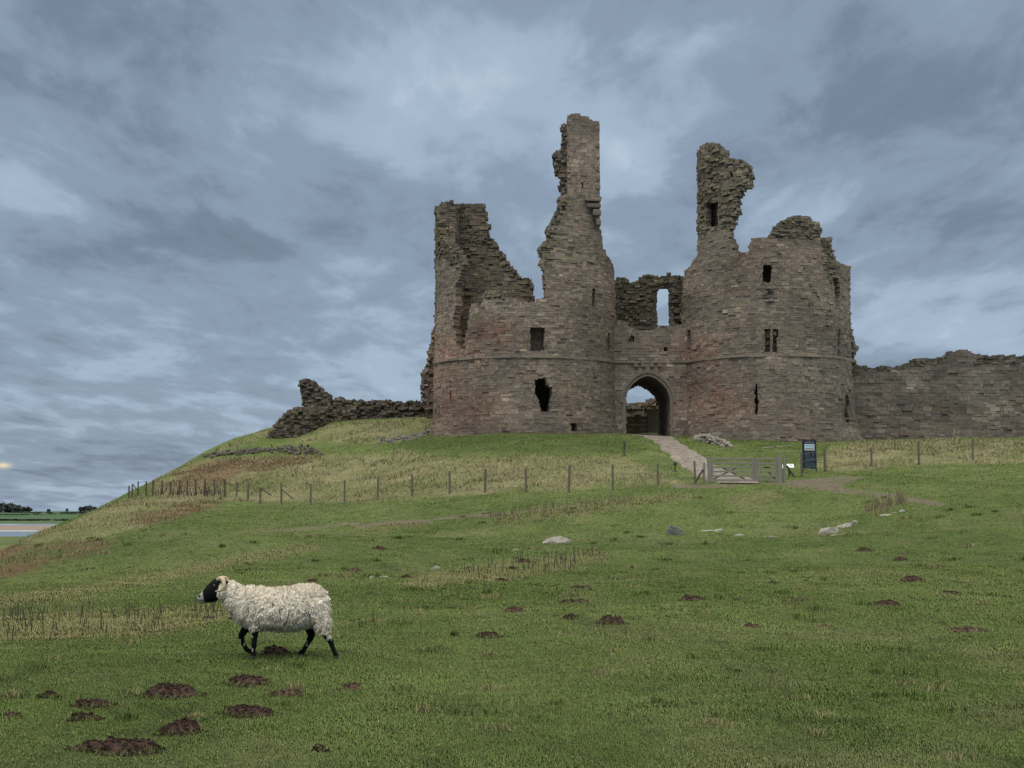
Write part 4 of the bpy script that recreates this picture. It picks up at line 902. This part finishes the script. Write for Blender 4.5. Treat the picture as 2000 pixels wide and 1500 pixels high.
def heap(name, label, cat, spots, mt, seed, kind=None):
    """a tumble of stones that reads as one heap"""
    V = []; F_ = []; r = np.random.default_rng(seed)
    for (px, py, w, h, *up_) in spots:
        p = at(px, py); s_ = p[1]/FPX; p = (p[0], p[1]+(up_[0]*s_*.8 if up_ else 0), p[2]+(up_[0]*s_*.92 if up_ else 0)); v, f = rock_shape((p[0], p[1]+r.uniform(-.1, .25), p[2]+.0), w*s_, w*s_*r.uniform(.6, 1), h*s_, int(r.integers(1e6)), (9, 6), tilt=r.normal(0, .2))
        f = [tuple(i+len(V) for i in q) for q in f]; V += v; F_ += f
    return tag(mesh_np(name, V, F_, mt), label, cat, None, kind)
r = np.random.default_rng(12); sp_ = []
for k in range(260):
    t = r.random(); px = 1358+72*t; base = np.interp(t, [0, .4, 1], [859, 868, 876]); hh = np.interp(t, [0, .12, .35, .6, .85, 1], [4, 11, 20, 19, 12, 3]); f = r.random()
    sp_.append((px+r.normal(0, 1.5), base-r.uniform(0, 3), r.uniform(7, 13), r.uniform(2.8, 5), f*hh*.92))
hp = heap('rubble_heap', 'heap of pale fallen stones on the grass beside the path, below the right tower', 'rubble', sp_, M_MIX, 61)
sp_ = [(np.interp(t, [0, .5, 1], [1490, 1515, 1546])+r.normal(0, .5), np.interp(t, [0, .35, .6, 1], [875, 874, 872, 871]), r.uniform(5, 10), r.uniform(1, 2.2)) for t in np.linspace(0, 1, 22)]
heap('stone_edging', 'thin broken line of pale stones in the grass left of the navy board', 'stones', sp_, M_PALE, 62)
sp_ = []
for k in range(330):
    px = r.uniform(395, 632); c = np.interp(px, [395, 440, 480, 540, 600, 632], [892, 887, 884, 879, 884, 887]); sp_.append((px, c+r.normal(0, 2.4)*np.interp(px, [395, 520, 590, 632], [.7, .8, 1.8, .6])+1, r.uniform(4, 11), r.uniform(2, 5), r.random()*np.interp(px, [395, 440, 500, 545, 590, 632], [3, 5, 6, 9, 13, 4])))
heap('dry_stone_wall', 'collapsed line of grey stones along the brow of the left slope', 'wall', sp_, M_RUB, 63)
sp_ = [(px, np.interp(px, [742, 790, 838], [864, 857, 846])+r.normal(0, 2), r.uniform(7, 17), r.uniform(2, 5)) for px in r.uniform(742, 838, 110)]
heap('rock_outcrop', 'dark rock outcrop in the grass left of the left tower foot', 'rock', sp_, M_GREY, 64)

# ------------------------------------------------------------------ molehills
def soil_mat():
    m, t, b = mat_new('crumbly dark soil', .97, .08); co = obj_co(t)
    L(t, ramp_(t, noise_(t, co, 16, 7, .75), [(.3, (.026, .017, .013)), (.5, (.066, .043, .034)), (.68, (.125, .085, .068))]), b.inputs['Base Color']); bump(t, b, noise_(t, co, 26, 6, .8), 1, .04); return m
M_SOIL = soil_mat(); M_SOIL2 = soil_mat(); M_SOIL2.name = 'reddish soil'
for e_, c_ in zip([n for n in M_SOIL2.node_tree.nodes if n.type == 'VALTORGB'][0].color_ramp.elements, ((.05, .032, .022, 1), (.11, .072, .055, 1), (.17, .12, .092, 1))): e_.color = c_
def molehill(px, py, w, h, label, seed, humps=1, flat_=False, grassy=0.0):
    faint = h <= 7 or 'faint' in label
    p = at(px, py+h*.12); s_ = p[1]/FPX; r = np.random.default_rng(seed); wm = w*s_; slope = max(.03, (py-1005)/FPX)
    dm = min(wm*.75, max(.18, .62*h*s_/slope*(1.6 if flat_ else .8))); hm = max(.022, (h*s_-dm*slope*.5))*(.35 if flat_ else .72); hm = min(hm, .17*wm)
    nu, nr = 56, 20; V = [(0, 0, 0)]; cs = [(-.28, .1, 1.0), (.30, -.05, .85)] if humps == 2 else [(r.normal(0, .08), 0, 1)]
    if humps == 3: cs = [(-.55, -.1, .8), (-.1, .05, .9), (.4, .1, .95)]
    an = np.linspace(0, 2*np.pi, nu, endpoint=False); ed = 1+.30*(fbm(np.cos(an)*1.6+seed, np.sin(an)*1.6, seed, 3)-.5)*2+r.normal(0, .035, nu)
    out_ = []
    for j in range(nr+1):
        for i in range(nu):
            f = j/nr*ed[i]; x_ = f*math.cos(an[i]); y_ = f*math.sin(an[i]); out_.append((x_, y_, j/nr))
    o_ = np.array(out_); X_ = p[0]+o_[:, 0]*wm/2; Y_ = p[1]+o_[:, 1]*dm/2
    prof = np.zeros(len(o_))
    for a, b, c in cs:
        rr_ = np.hypot((o_[:, 0]-a)*(1.0 if humps == 1 else 1.55), o_[:, 1]-b); prof = np.maximum(prof, c*np.clip(1-rr_**1.7, 0, 1))
    prof = np.maximum(prof, .22*np.clip(1-o_[:, 2]**2, 0, 1))
    lump = (fbm(X_*11, Y_*11, seed, 3)-.5)*.55*hm+(fbm(X_*30, Y_*30, seed+3, 2)-.5)*.030
    Z_ = ground(X_, Y_)+.012+prof*hm+lump*np.clip((1-o_[:, 2])*4, 0, 1)-.03*(o_[:, 2] > .97)
    if faint: Z_ = ground(X_, Y_)+(fbm(X_*7, Y_*5, seed, 3)-.47)*.10*np.clip((1.05-o_[:, 2])*2, 0, 1)-.03*(o_[:, 2] > .9)
    else: Z_ -= .05*np.clip((o_[:, 2]-.6)*2.5, 0, 1)*fbm(X_*8, Y_*6, seed+2, 2)
    for _ in range(int(1.5*w if py > 1180 else .8*w)):
        a = r.random()*6.283; f = r.choice([r.uniform(.80, 1.15), r.uniform(.2, 1.1)], p=[.95, .05]); RIM.append((p[0]+math.cos(a)*f*wm/2, p[1]+math.sin(a)*f*dm/2, .018+.022*r.random()+.0010*p[1]))
    idm = np.arange((nr+1)*nu).reshape(nr+1, nu); nx = np.roll(idm, -1, 1)
    Fq = np.stack([idm[:-1], idm[1:], nx[1:], nx[:-1]], -1).reshape(-1, 4)
    Vv = np.c_[X_, Y_, Z_]; Fl = [Fq]; nb = len(Vv); VV_ = [Vv]
    faint_n = .3 if faint else 1
    nc = int((50+w*1.3)*faint_n)
    for k in range(nc):                                             # loose crumbs of soil on and around it
        a = r.random()*2*np.pi; f = math.sqrt(r.random())*1.12; x_ = p[0]+math.cos(a)*f*wm/2; y_ = p[1]+math.sin(a)*f*dm/2; i = int(np.argmin((X_-x_)**2+(Y_-y_)**2))
        z_ = (Z_[i] if f < 1 else g1(x_, y_))+.004; q = r.uniform(.004, .011)*(.8+.014*p[1]); B_ = np.array([[i_, j_, k_] for i_ in (-1, 1) for j_ in (-1, 1) for k_ in (-1, 1)])*q+r.normal(0, q*.3, (8, 3))+(x_, y_, z_)
        VV_.append(B_); Fl.append(CUBE+nb); nb += 8
    o = mesh_np('molehill', np.concatenate(VV_), np.concatenate(Fl), M_SOIL2 if ('reddish' in label or 'brown' in label or faint) else M_SOIL, loc=p)
    return tag(o, label, 'molehill', 'molehills scattered over the turf')
MH = [(335, 1356, 120, 30, 'big two humped molehill left of centre in the foreground, largest in its cluster', 2), (183, 1378, 80, 18, 'smooth oval molehill left of the big two humped one', 1), (165, 1404, 70, 12, 'low broken molehill with grass showing through, under the smooth oval one', 2), (25, 1398, 50, 10, 'faint reddish molehill at the left edge of the picture', 1),
      (98, 1360, 40, 8, 'small dark smear of soil above the smooth oval molehill', 1), (482, 1333, 92, 20, 'wide molehill right of and above the big two humped one', 1), (560, 1358, 82, 13, 'flat thin molehill below the wide one and left of a reddish one', 1), (487, 1393, 115, 20, 'long flat molehill below the tiny white pebble', 1),
      (352, 1426, 95, 30, 'broad dark molehill directly under the big two humped one', 1), (228, 1463, 170, 32, 'very long ridge of dug soil nearest the bottom left corner', 3), (686, 1347, 60, 15, 'reddish molehill furthest right in the foreground cluster', 1), (538, 1275, 66, 18, 'dark molehill under the belly of the sheep', 1),
      (636, 1323, 30, 7, 'small faint molehill behind the hind feet of the sheep, above the reddish one', 1), (625, 1466, 30, 9, 'little soil patch beside a twig at the bottom of the picture', 1), (952, 1243, 56, 10, 'thin curved molehill alone on the turf right of the sheep', 1), (1005, 1195, 45, 14, 'rough reddish molehill with a pointed top right of the sheep', 1),
      (1113, 1208, 38, 14, 'square looking molehill just left of the tall steep one', 1), (1197, 1214, 62, 21, 'tall steep dark molehill in the middle of the pasture', 2), (1122, 1176, 62, 8, 'long thin strip of soil above the square looking molehill', 2), (1132, 1150, 50, 8, 'thin dark strip of soil below the patch of dead stalks', 2),
      (1287, 1203, 32, 7, 'small low molehill right of the tall steep one', 1), (1287, 1191, 26, 5, 'faint little molehill just above another low one', 1), (1350, 1171, 52, 10, 'ragged thin molehill with loose dark clods', 2), (1470, 1226, 44, 9, 'little brown molehill in the right centre of the pasture', 1), (1600, 1227, 62, 6, 'faint worn line of soil midway to the flat reddish patch', 1),
      (1892, 1232, 100, 17, 'wide flat reddish patch of bare soil at the far right', 1), (1782, 1132, 48, 19, 'tall spiky dark molehill on the right side', 1), (1758, 1094, 34, 11, 'medium dark molehill above the tall spiky one', 1), (1688, 1075, 34, 9, 'flat topped dark molehill furthest up on the right', 1), (1282, 1068, 36, 6, 'upper of two thin dark molehills under the grey boulder', 1), (1264, 1076, 34, 6, 'lower of two thin dark molehills under the grey boulder', 1),
      (1588, 1144, 38, 6, 'faint thin molehill left of the tall spiky one', 1), (1557, 1172, 52, 7, 'thin pale brown molehill in the right half', 1), (1442, 1171, 24, 5, 'tiny smudge of soil between two thin molehills', 1), (1728, 1180, 60, 9, 'left part of a long double strip of soil on the right', 1), (1787, 1170, 56, 7, 'right part of a long double strip of soil on the right', 1), (1856, 1161, 46, 9, 'thin molehill at the right end of the row of soil strips', 1),
      (793, 1128, 25, 13, 'small upright molehill right of the flat white stone', 1), (1023, 1097, 30, 11, 'dark upright molehill among the dead stalks', 1), (1000, 1111, 20, 9, 'small dark molehill just left of and below the upright one in the stalks', 1), (978, 1136, 42, 8, 'low molehill at the foot of the dead stalks', 1), (742, 1072, 28, 8, 'dark molehill on the slope above the sheep', 2), (868, 1055, 15, 6, 'tiny dark molehill high on the slope under the track', 1), (692, 1116, 36, 8, 'brown molehill left of the small grey stone', 1), (735, 1146, 30, 6, 'brown molehill below the flat white stone', 1),
      (610, 1137, 28, 8, 'thin molehill behind the rump of the sheep', 1), (905, 1149, 26, 6, 'small molehill above the thin curved one', 1), (408, 1211, 38, 8, 'low brown molehill under the chin of the sheep', 1), (452, 1212, 20, 9, 'small molehill right against the breast of the sheep', 1), (668, 1247, 42, 6, 'thin molehill just behind the hind leg of the sheep', 1), (1015, 1024, 20, 6, 'small dark molehill at the edge of the dry grass strip', 1), (935, 1064, 24, 5, 'thin dark molehill left of the wedge shaped rock', 1), (873, 1171, 22, 5, 'little thin molehill between the sheep and the pointed topped one', 1)]
RIM = []
for k, q in enumerate(MH): molehill(*q[:5], seed=500+k, humps=q[5], flat_=(q[0] == 1892))

RM = np.array(RIM); r = np.random.default_rng(3); gc, _ = grass_col(RM[:, 0], RM[:, 1]); n_ = len(RM)
blades('turf_grass', RM[:, 0], RM[:, 1], RM[:, 2]*(.6+.9*r.random(n_)), .005*(RM[:, 1]/10)**.85, gc*(.8+.8*r.random(n_))[:, None]*1.15, .75, (.1, -.1))

# ------------------------------------------------------------------ woods and hedges on the far coast
def far_trees(name, spots, mat, seed, label=None):
    """crowns made of many leaf clumps, far beyond the bay"""
    r = np.random.default_rng(seed); V = []; Fq = []
    for (x, y, z, w, h) in spots:
        n = 150
        for k in range(n):
            a = r.random()*6.283; f = math.sqrt(r.random()); zz = r.random()**.8
            rad = w/2*f*math.sqrt(max(.05, 1-(zz-.45)**2*2.2)); c = np.array([x+math.cos(a)*rad, y+math.sin(a)*rad, z+h*(.12+.82*zz)]); q = w*.19
            b = len(V); V += [tuple(c+r.normal(0, 1, 3)*np.array([q, q, min(q, h*.22)])) for _ in range(3)]; Fq.append((b, b+1, b+2))
        b = len(V); V += [(x-.4, y, z-1), (x+.4, y, z-1), (x, y, z+h*.6)]; Fq.append((b, b+1, b+2))
    return mesh_np(name, V, Fq, mat)
m_leaf = plain('haze tinted wood', (.060, .073, .072), .9, .05, .05, .3, 0)  # blue aerial haze is mixed into this leaf colour
r = np.random.default_rng(5); sp_ = []
for k in range(150):
    px = r.uniform(-260, 46); Y_ = r.uniform(4300, 4900); hh = np.interp(px, [-260, -100, 20, 48], [24, 24, 20, 9])*r.uniform(.8, 1.1); x, _, z = pt(px, 1000, Y_); sp_.append((x, Y_, 8, 24, hh))
far_trees('far_wood', sp_, m_leaf, 71)['kind'] = 'stuff'
sp_ = []
for px, py, h_, w_ in ((52, 995, 11, 20), (58, 996, 8, 14), (95, 999, 6, 9), (131, 999, 7, 8), (160, 1000, 11, 20), (168, 999, 13, 20), (175, 999, 14, 20), (182, 1000, 12, 18)):
    x, _, z = pt(px, py, 4400); sp_.append((x, 4400, 9, w_, h_))
far_trees('far_trees', sp_, m_leaf, 72)['kind'] = 'stuff'
sp_ = []
for k in range(150):
    t = r.random(); px = r.uniform(-100, 190); row = r.integers(0, 3); Y_ = (4000, 3550, 2600)[row]+((px-50)*2.0 if row == 1 else 0)
    if row == 0 and not 20 < px < 190: continue
    x, _, z = pt(px, 1000, Y_); zg = np.interp(Y_, [2500, 2900, 3400, 4000], [-11, -7.5, -2, 5]); sp_.append((x, Y_, zg, 14, r.uniform(1.3, 2.6)))
far_trees('far_hedges', sp_, m_leaf, 73)['kind'] = 'stuff'

# ------------------------------------------------------------------ the sheep
SPOS = at(526, 1283); SSC = SPOS[1]/(FPX*6.25)                      # metres per unit of the side view sketch
def S3(u, v, y=0.0): return np.array([(u-980)*SSC, y, (1087-v)*SSC])
sheep = empty('sheep', SPOS, 'horned black faced sheep with cream fleece walking to the left', 'sheep')
def slim(rings): return [((t[0], t[1]+20), (b[0], b[1]-34), w*.90, y) for t, b, w, y in rings]
def loft(rings, n=28, cap=True, sq=1.0):
    """rings: (top (u,v), bottom (u,v), half width in m, y offset)"""
    V = []; F_ = []
    for (t, b, w, y0) in rings:
        T, B_ = S3(*t), S3(*b); c = (T+B_)/2; h = (T-B_)/2
        for k in range(n):
            a = 2*math.pi*k/n; ca, sa = math.cos(a), math.sin(a); ca = math.copysign(abs(ca)**sq, ca); sa = math.copysign(abs(sa)**sq, sa)
            V.append(c+h*ca+np.array([0, w*sa+y0, 0]))
    m = len(rings)
    for i in range(m-1):
        for k in range(n): F_.append((i*n+k, i*n+(k+1) % n, (i+1)*n+(k+1) % n, (i+1)*n+k))
    if cap: F_.append(tuple(range(n))[::-1]); F_.append(tuple((m-1)*n+k for k in range(n)))
    return V, F_
def limb(pts, y0, y1, n=16):
    """pts: (u, v, radius u) along the leg; grown as a tapering tube"""
    P = [S3(u, v, y0+(y1-y0)*i/(len(pts)-1)) for i, (u, v, r_) in enumerate(pts)]; R_ = [r_*SSC for _, _, r_ in pts]; V = []; F_ = []
    for i, p in enumerate(P):
        t = P[min(i+1, len(P)-1)]-P[max(i-1, 0)]; t = t/np.linalg.norm(t); s_ = np.array([0, 1.0, 0]); u_ = np.cross(s_, t); u_ /= np.linalg.norm(u_)
        for k in range(n):
            a = 2*math.pi*k/n; V.append(p+u_*math.cos(a)*R_[i]+s_*math.sin(a)*R_[i]*.85)
    m = len(P)
    for i in range(m-1):
        for k in range(n): F_.append((i*n+k, i*n+(k+1) % n, (i+1)*n+(k+1) % n, (i+1)*n+k))
    F_.append(tuple(range(n))[::-1]); F_.append(tuple((m-1)*n+k for k in range(n)))
    return V, F_
def join(parts):
    V = []; F_ = []
    for v, f in parts:
        b = len(V); V += [tuple(p) for p in v]; F_ += [tuple(b+i for i in q) for q in f]
    return V, F_
def remesh(V, F_, vox, smooth, name):
    m = bpy.data.meshes.new(name+'_raw'); m.from_pydata(V, [], F_); m.update(); o = bpy.data.objects.new(name+'_raw', m); C.objects.link(o)
    md = o.modifiers.new('r', 'REMESH'); md.mode = 'VOXEL'; md.voxel_size = vox
    sm = o.modifiers.new('s', 'SMOOTH'); sm.factor = .5; sm.iterations = smooth
    dg = bpy.context.evaluated_depsgraph_get(); dg.update(); me = bpy.data.meshes.new_from_object(o.evaluated_get(dg)); me.name = name
    bpy.data.objects.remove(o); bpy.data.meshes.remove(m)
    for p in me.polygons: p.use_smooth = True
    return me
torso = [((375, 165), (340, 420), .075, 0), ((440, 150), (385, 440), .095, 0), ((500, 160), (425, 480), .115, 0), ((575, 195), (490, 570), .145, 0), ((650, 238), (555, 660), .175, 0), ((740, 232), (625, 735), .20, 0), ((850, 234), (770, 765), .225, 0), ((960, 258), (910, 782), .235, 0), ((1100, 248), (1090, 800), .245, 0),
         ((1230, 230), (1245, 806), .245, 0), ((1350, 215), (1360, 775), .24, 0), ((1470, 206), (1480, 745), .23, 0), ((1570, 228), (1575, 760), .205, 0), ((1625, 290), (1650, 790), .165, 0), ((1642, 400), (1676, 775), .12, 0), ((1655, 500), (1684, 720), .07, 0)]
head = [((425, 190), (380, 385), .055, 0), ((375, 150), (340, 410), .072, 0), ((325, 150), (305, 425), .076, 0), ((280, 178), (260, 430), .070, 0), ((225, 235), (225, 434), .056, 0), ((185, 285), (195, 440), .047, 0), ((155, 322), (170, 448), .042, 0), ((132, 342), (152, 440), .038, 0), ((118, 358), (132, 412), .030, 0), ((112, 366), (120, 395), .016, 0)]
legs = [limb([(845, 660, 75), (835, 740, 52), (825, 830, 36), (820, 915, 34), (820, 945, 35), (818, 985, 23), (817, 1030, 24), (815, 1052, 30), (812, 1072, 29), (805, 1089, 36)], -.13, -.12),
        limb([(730, 660, 80), (690, 745, 56), (640, 790, 46), (612, 840, 40), (612, 872, 37), (630, 925, 27), (655, 975, 27), (675, 1005, 32), (705, 1025, 28), (735, 1042, 30), (765, 1070, 27), (772, 1084, 22)], .12, .11),
        limb([(1590, 640, 60), (1640, 740, 48), (1672, 800, 42), (1712, 850, 42), (1735, 890, 36), (1755, 940, 29), (1778, 1000, 27), (1795, 1038, 32), (1800, 1062, 29), (1797, 1089, 36)], -.14, -.12),
        limb([(1400, 640, 110), (1425, 730, 72), (1450, 785, 54), (1468, 830, 46), (1455, 870, 40), (1425, 930, 32), (1395, 985, 29), (1365, 1030, 33), (1340, 1055, 33), (1322, 1086, 40)], .13, .11)]
inner = [((t[0], t[1]+28), (b[0], b[1]-28), w*.88, y) for t, b, w, y in torso[1:-1]]
# horns' roots, ears and brow belong to the head
def ear(sy):
    return limb([(415, 195, 22), (440, 190, 30), (470, 188, 28), (498, 184, 13), (505, 182, 5)], sy*.055, sy*.135)
head = [((240+(t[0]-240)*1.06-8, 300+(t[1]-300)*1.06), (240+(b[0]-240)*1.06-8, 300+(b[1]-300)*1.06), w*1.05, y) for t, b, w, y in head]
bv, bf = join([loft(inner), loft(head), ear(-1), ear(1)]+legs)
me = remesh(bv, bf, .0075, 3, 'body')
nb = len(me.vertices); co = np.empty(nb*3, np.float32); me.vertices.foreach_get('co', co); co = co.reshape(-1, 3)
U_ = co[:, 0]/SSC+980; V_ = 1087-co[:, 2]/SSC; Yy = co[:, 1]
cb_ = np.tile(np.array([.008, .008, .009]), (nb, 1))
fn = fbm(U_*.02+5, V_*.02+Yy*30, 7, 3)
mz = (U_ < 178+(V_-360)*.28+28*(fn-.5)) & (V_ < 470); cb_[mz] = (.30, .29, .28)
nos = ((U_-132)**2+(V_-360)**2*1.0 < 17**2) & (np.abs(Yy) > .012); cb_[nos] = (.012, .011, .012)
mo = (np.abs(V_-(405+(U_-135)*.10)) < 5) & (U_ < 200); cb_[mo] = (.02, .018, .018)
wp = (V_ > 770) & (V_ < 1010) & (fbm(U_*.035, V_*.022, 17, 2) > .62)
wp &= ((U_ > 770) & (U_ < 835)) | ((U_ > 1690) & (U_ < 1770)) | ((U_ > 590) & (U_ < 660) & (V_ > 880)) | ((U_ > 1350) & (U_ < 1420) & (V_ > 900)); cb_[wp] = (.42, .41, .39)
cb_[V_ > 1060] = (.06, .06, .065)
ey = ((U_-318)**2+(V_-232)**2 < 11**2) & (np.abs(Yy) > .03); cb_[ey] = (.05, .035, .02)
a_ = me.color_attributes.new('Col', 'FLOAT_COLOR', 'POINT'); cc = np.ones((nb, 4), np.float32); cc[:, :3] = cb_; a_.data.foreach_set('color', cc.ravel())
m_skin, t_, b_ = mat_new('sheep hair and skin', .85, .06); L(t_, attr(t_, 'Col').outputs['Color'], b_.inputs['Base Color']); bump(t_, b_, noise_(t_, obj_co(t_), 90, 4, .7), .5, .006)
me.materials.clear(); me.materials.append(m_skin); link(bpy.data.objects.new('body', me), sheep)
# eyes and horns
m_eye = plain('dark eye', (.02, .014, .008), .12, .6, 30, .2, 0); M_HORN = plain('ridged horn', (.40, .325, .23), .6, .3, 28, .3, .5)
def parent_plain(o): o.parent = sheep; return o
for sy in (-1, 1):
    V, F_ = rock_shape((0, 0, 0), .03, .02, .015, 1); e = MB(); p = S3(318, 232, sy*.064); e.tube([p+np.array([0, sy*d, 0]) for d in (-.012, .004, .010, .013)], [.015, .0145, .009, .003], 10); parent_plain(e.build('eye', m_eye, None, smooth=True))
    h = MB(); path_ = [(352, 165, .030), (375, 148, .045), (405, 146, .070), (432, 165, .100), (449, 200, .122), (450, 238, .135), (436, 268, .142), (408, 286, .145), (372, 293, .143), (345, 296, .140)]
    rr_ = [.0225, .0225, .022, .021, .0195, .018, .016, .013, .009, .004]; pts = []; rs = []
    for i in range(len(path_)-1):
        for k in range(6):
            f = k/6; q0, q1 = path_[i], path_[i+1]; pts.append(S3(q0[0]+(q1[0]-q0[0])*f, q0[1]+(q1[1]-q0[1])*f, sy*(q0[2]+(q1[2]-q0[2])*f))); rs.append((rr_[i]+(rr_[i+1]-rr_[i])*f)*(1.0+.05*math.sin(len(pts)*2.4)))
    h.tube(pts, rs, 12); parent_plain(h.build('horn', M_HORN, None, smooth=True))
# fleece: a thick coat with parted locks
thigh = [limb([(1560, 420, 150), (1600, 560, 130), (1640, 680, 100), (1655, 765, 70), (1662, 800, 48)], -.10, -.14), limb([(1420, 480, 150), (1430, 600, 120), (1440, 690, 90), (1445, 735, 60)], .10, .13),
         limb([(780, 420, 150), (815, 600, 110), (825, 700, 72), (830, 752, 50)], -.10, -.13), limb([(700, 480, 120), (700, 620, 100), (690, 705, 70)], .10, .12), limb([(1610, 330, 55), (1628, 420, 50), (1640, 540, 44), (1645, 620, 28)], 0, 0)]
fv, ff = join([loft(slim(torso))]+thigh)
fm = remesh(fv, ff, .009, 5, 'fleece')
nf = len(fm.vertices); fc = np.empty(nf*3, np.float32); fm.vertices.foreach_get('co', fc); fc = fc.reshape(-1, 3); fnm = np.empty(nf*3, np.float32); fm.vertices.foreach_get('normal', fnm); fnm = fnm.reshape(-1, 3)
def crease(p):
    """vertical partings that bend with the body, finer and more broken at the front"""
    u = p[:, 0]*17+2.2*np.sin(p[:, 2]*9+p[:, 0]*4)+(fbm(p[:, 0]*7, p[:, 2]*7+p[:, 1]*3, 3, 3)-.5)*7; a = np.abs(np.sin(u*1.25)); b = np.abs(np.sin(u*2.9+p[:, 2]*14))
    f = fbm(p[:, 0]*22, p[:, 2]*15+p[:, 1]*9, 8, 3); return .55*a**.6+.25*b**.7+.5*(f-.5)
cr = crease(fc); fc2 = fc+fnm*((cr-.45)*.022)[:, None]; fm.vertices.foreach_set('co', fc2.astype(np.float32).ravel())
def wool_col(p, n, cr_, r):
    z = p[:, 2]; t = fbm(p[:, 0]*6, z*5+p[:, 1]*4, 12, 3)
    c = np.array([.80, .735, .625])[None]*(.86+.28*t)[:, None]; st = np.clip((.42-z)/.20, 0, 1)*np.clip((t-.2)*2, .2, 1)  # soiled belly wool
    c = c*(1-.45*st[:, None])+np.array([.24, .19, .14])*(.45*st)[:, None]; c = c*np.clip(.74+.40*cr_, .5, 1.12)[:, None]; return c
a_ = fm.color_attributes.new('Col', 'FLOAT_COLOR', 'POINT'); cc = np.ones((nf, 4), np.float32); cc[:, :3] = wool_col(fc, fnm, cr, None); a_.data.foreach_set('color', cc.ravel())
m_wool, t_, b_ = mat_new('wool', .95, .05); co_ = obj_co(t_); L(t_, mix_(t_, 1, attr(t_, 'Col').outputs['Color'], ramp_(t_, noise_(t_, co_, 55, 5, .7), [(.3, .72), (.7, 1.22)]), 'MULTIPLY'), b_.inputs['Base Color']); bump(t_, b_, noise_(t_, co_, 70, 5, .7), .8, .02)
b_.inputs['Sheen Weight'].default_value = .25
fm.materials.clear(); fm.materials.append(m_wool); fl = link(bpy.data.objects.new('fleece', fm), sheep)
r = np.random.default_rng(44); NL = 26000; pick = r.integers(0, nf, NL); P0 = fc2[pick]+r.normal(0, .004, (NL, 3)); n0 = fnm[pick]
k = (P0[:, 0] > S3(352, 0)[0]) & (P0[:, 2] > .24); P0, n0, pick = P0[k], n0[k], pick[k]; NL = len(P0)
dn = np.array([.25, 0, -.9])+n0*.6+r.normal(0, .2, (NL, 3)); dn[:, 2] += np.clip((n0[:, 2]-.1)*1.3, 0, .95); dn /= np.linalg.norm(dn, axis=1)[:, None]
ln_ = r.uniform(.010, .022, NL)*np.clip(1.25-.5*(P0[:, 0] < -.25), .5, 2); sd_ = np.cross(dn, n0+1e-3); sd_ /= np.linalg.norm(sd_, axis=1)[:, None]+1e-6; w_ = r.uniform(.0025, .005, NL)
V = np.empty((NL, 5, 3)); V[:, 0] = P0-sd_*w_[:, None]; V[:, 1] = P0+sd_*w_[:, None]; M_ = P0+dn*(ln_*.6)[:, None]+n0*.003; V[:, 2] = M_+sd_*(w_*.7)[:, None]; V[:, 3] = M_-sd_*(w_*.7)[:, None]; V[:, 4] = P0+dn*ln_[:, None]-np.array([0, 0, .004])
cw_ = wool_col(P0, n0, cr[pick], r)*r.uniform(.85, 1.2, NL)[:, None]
lk = mesh_np('wool_locks', V.reshape(-1, 3), (np.arange(NL)[:, None, None]*5+np.array([[[0, 1, 2], [0, 2, 3], [3, 2, 4]]])).reshape(-1, 3), m_wool, fl, col=np.repeat(cw_, 5, 0))
lk['kind'] = 'stuff'
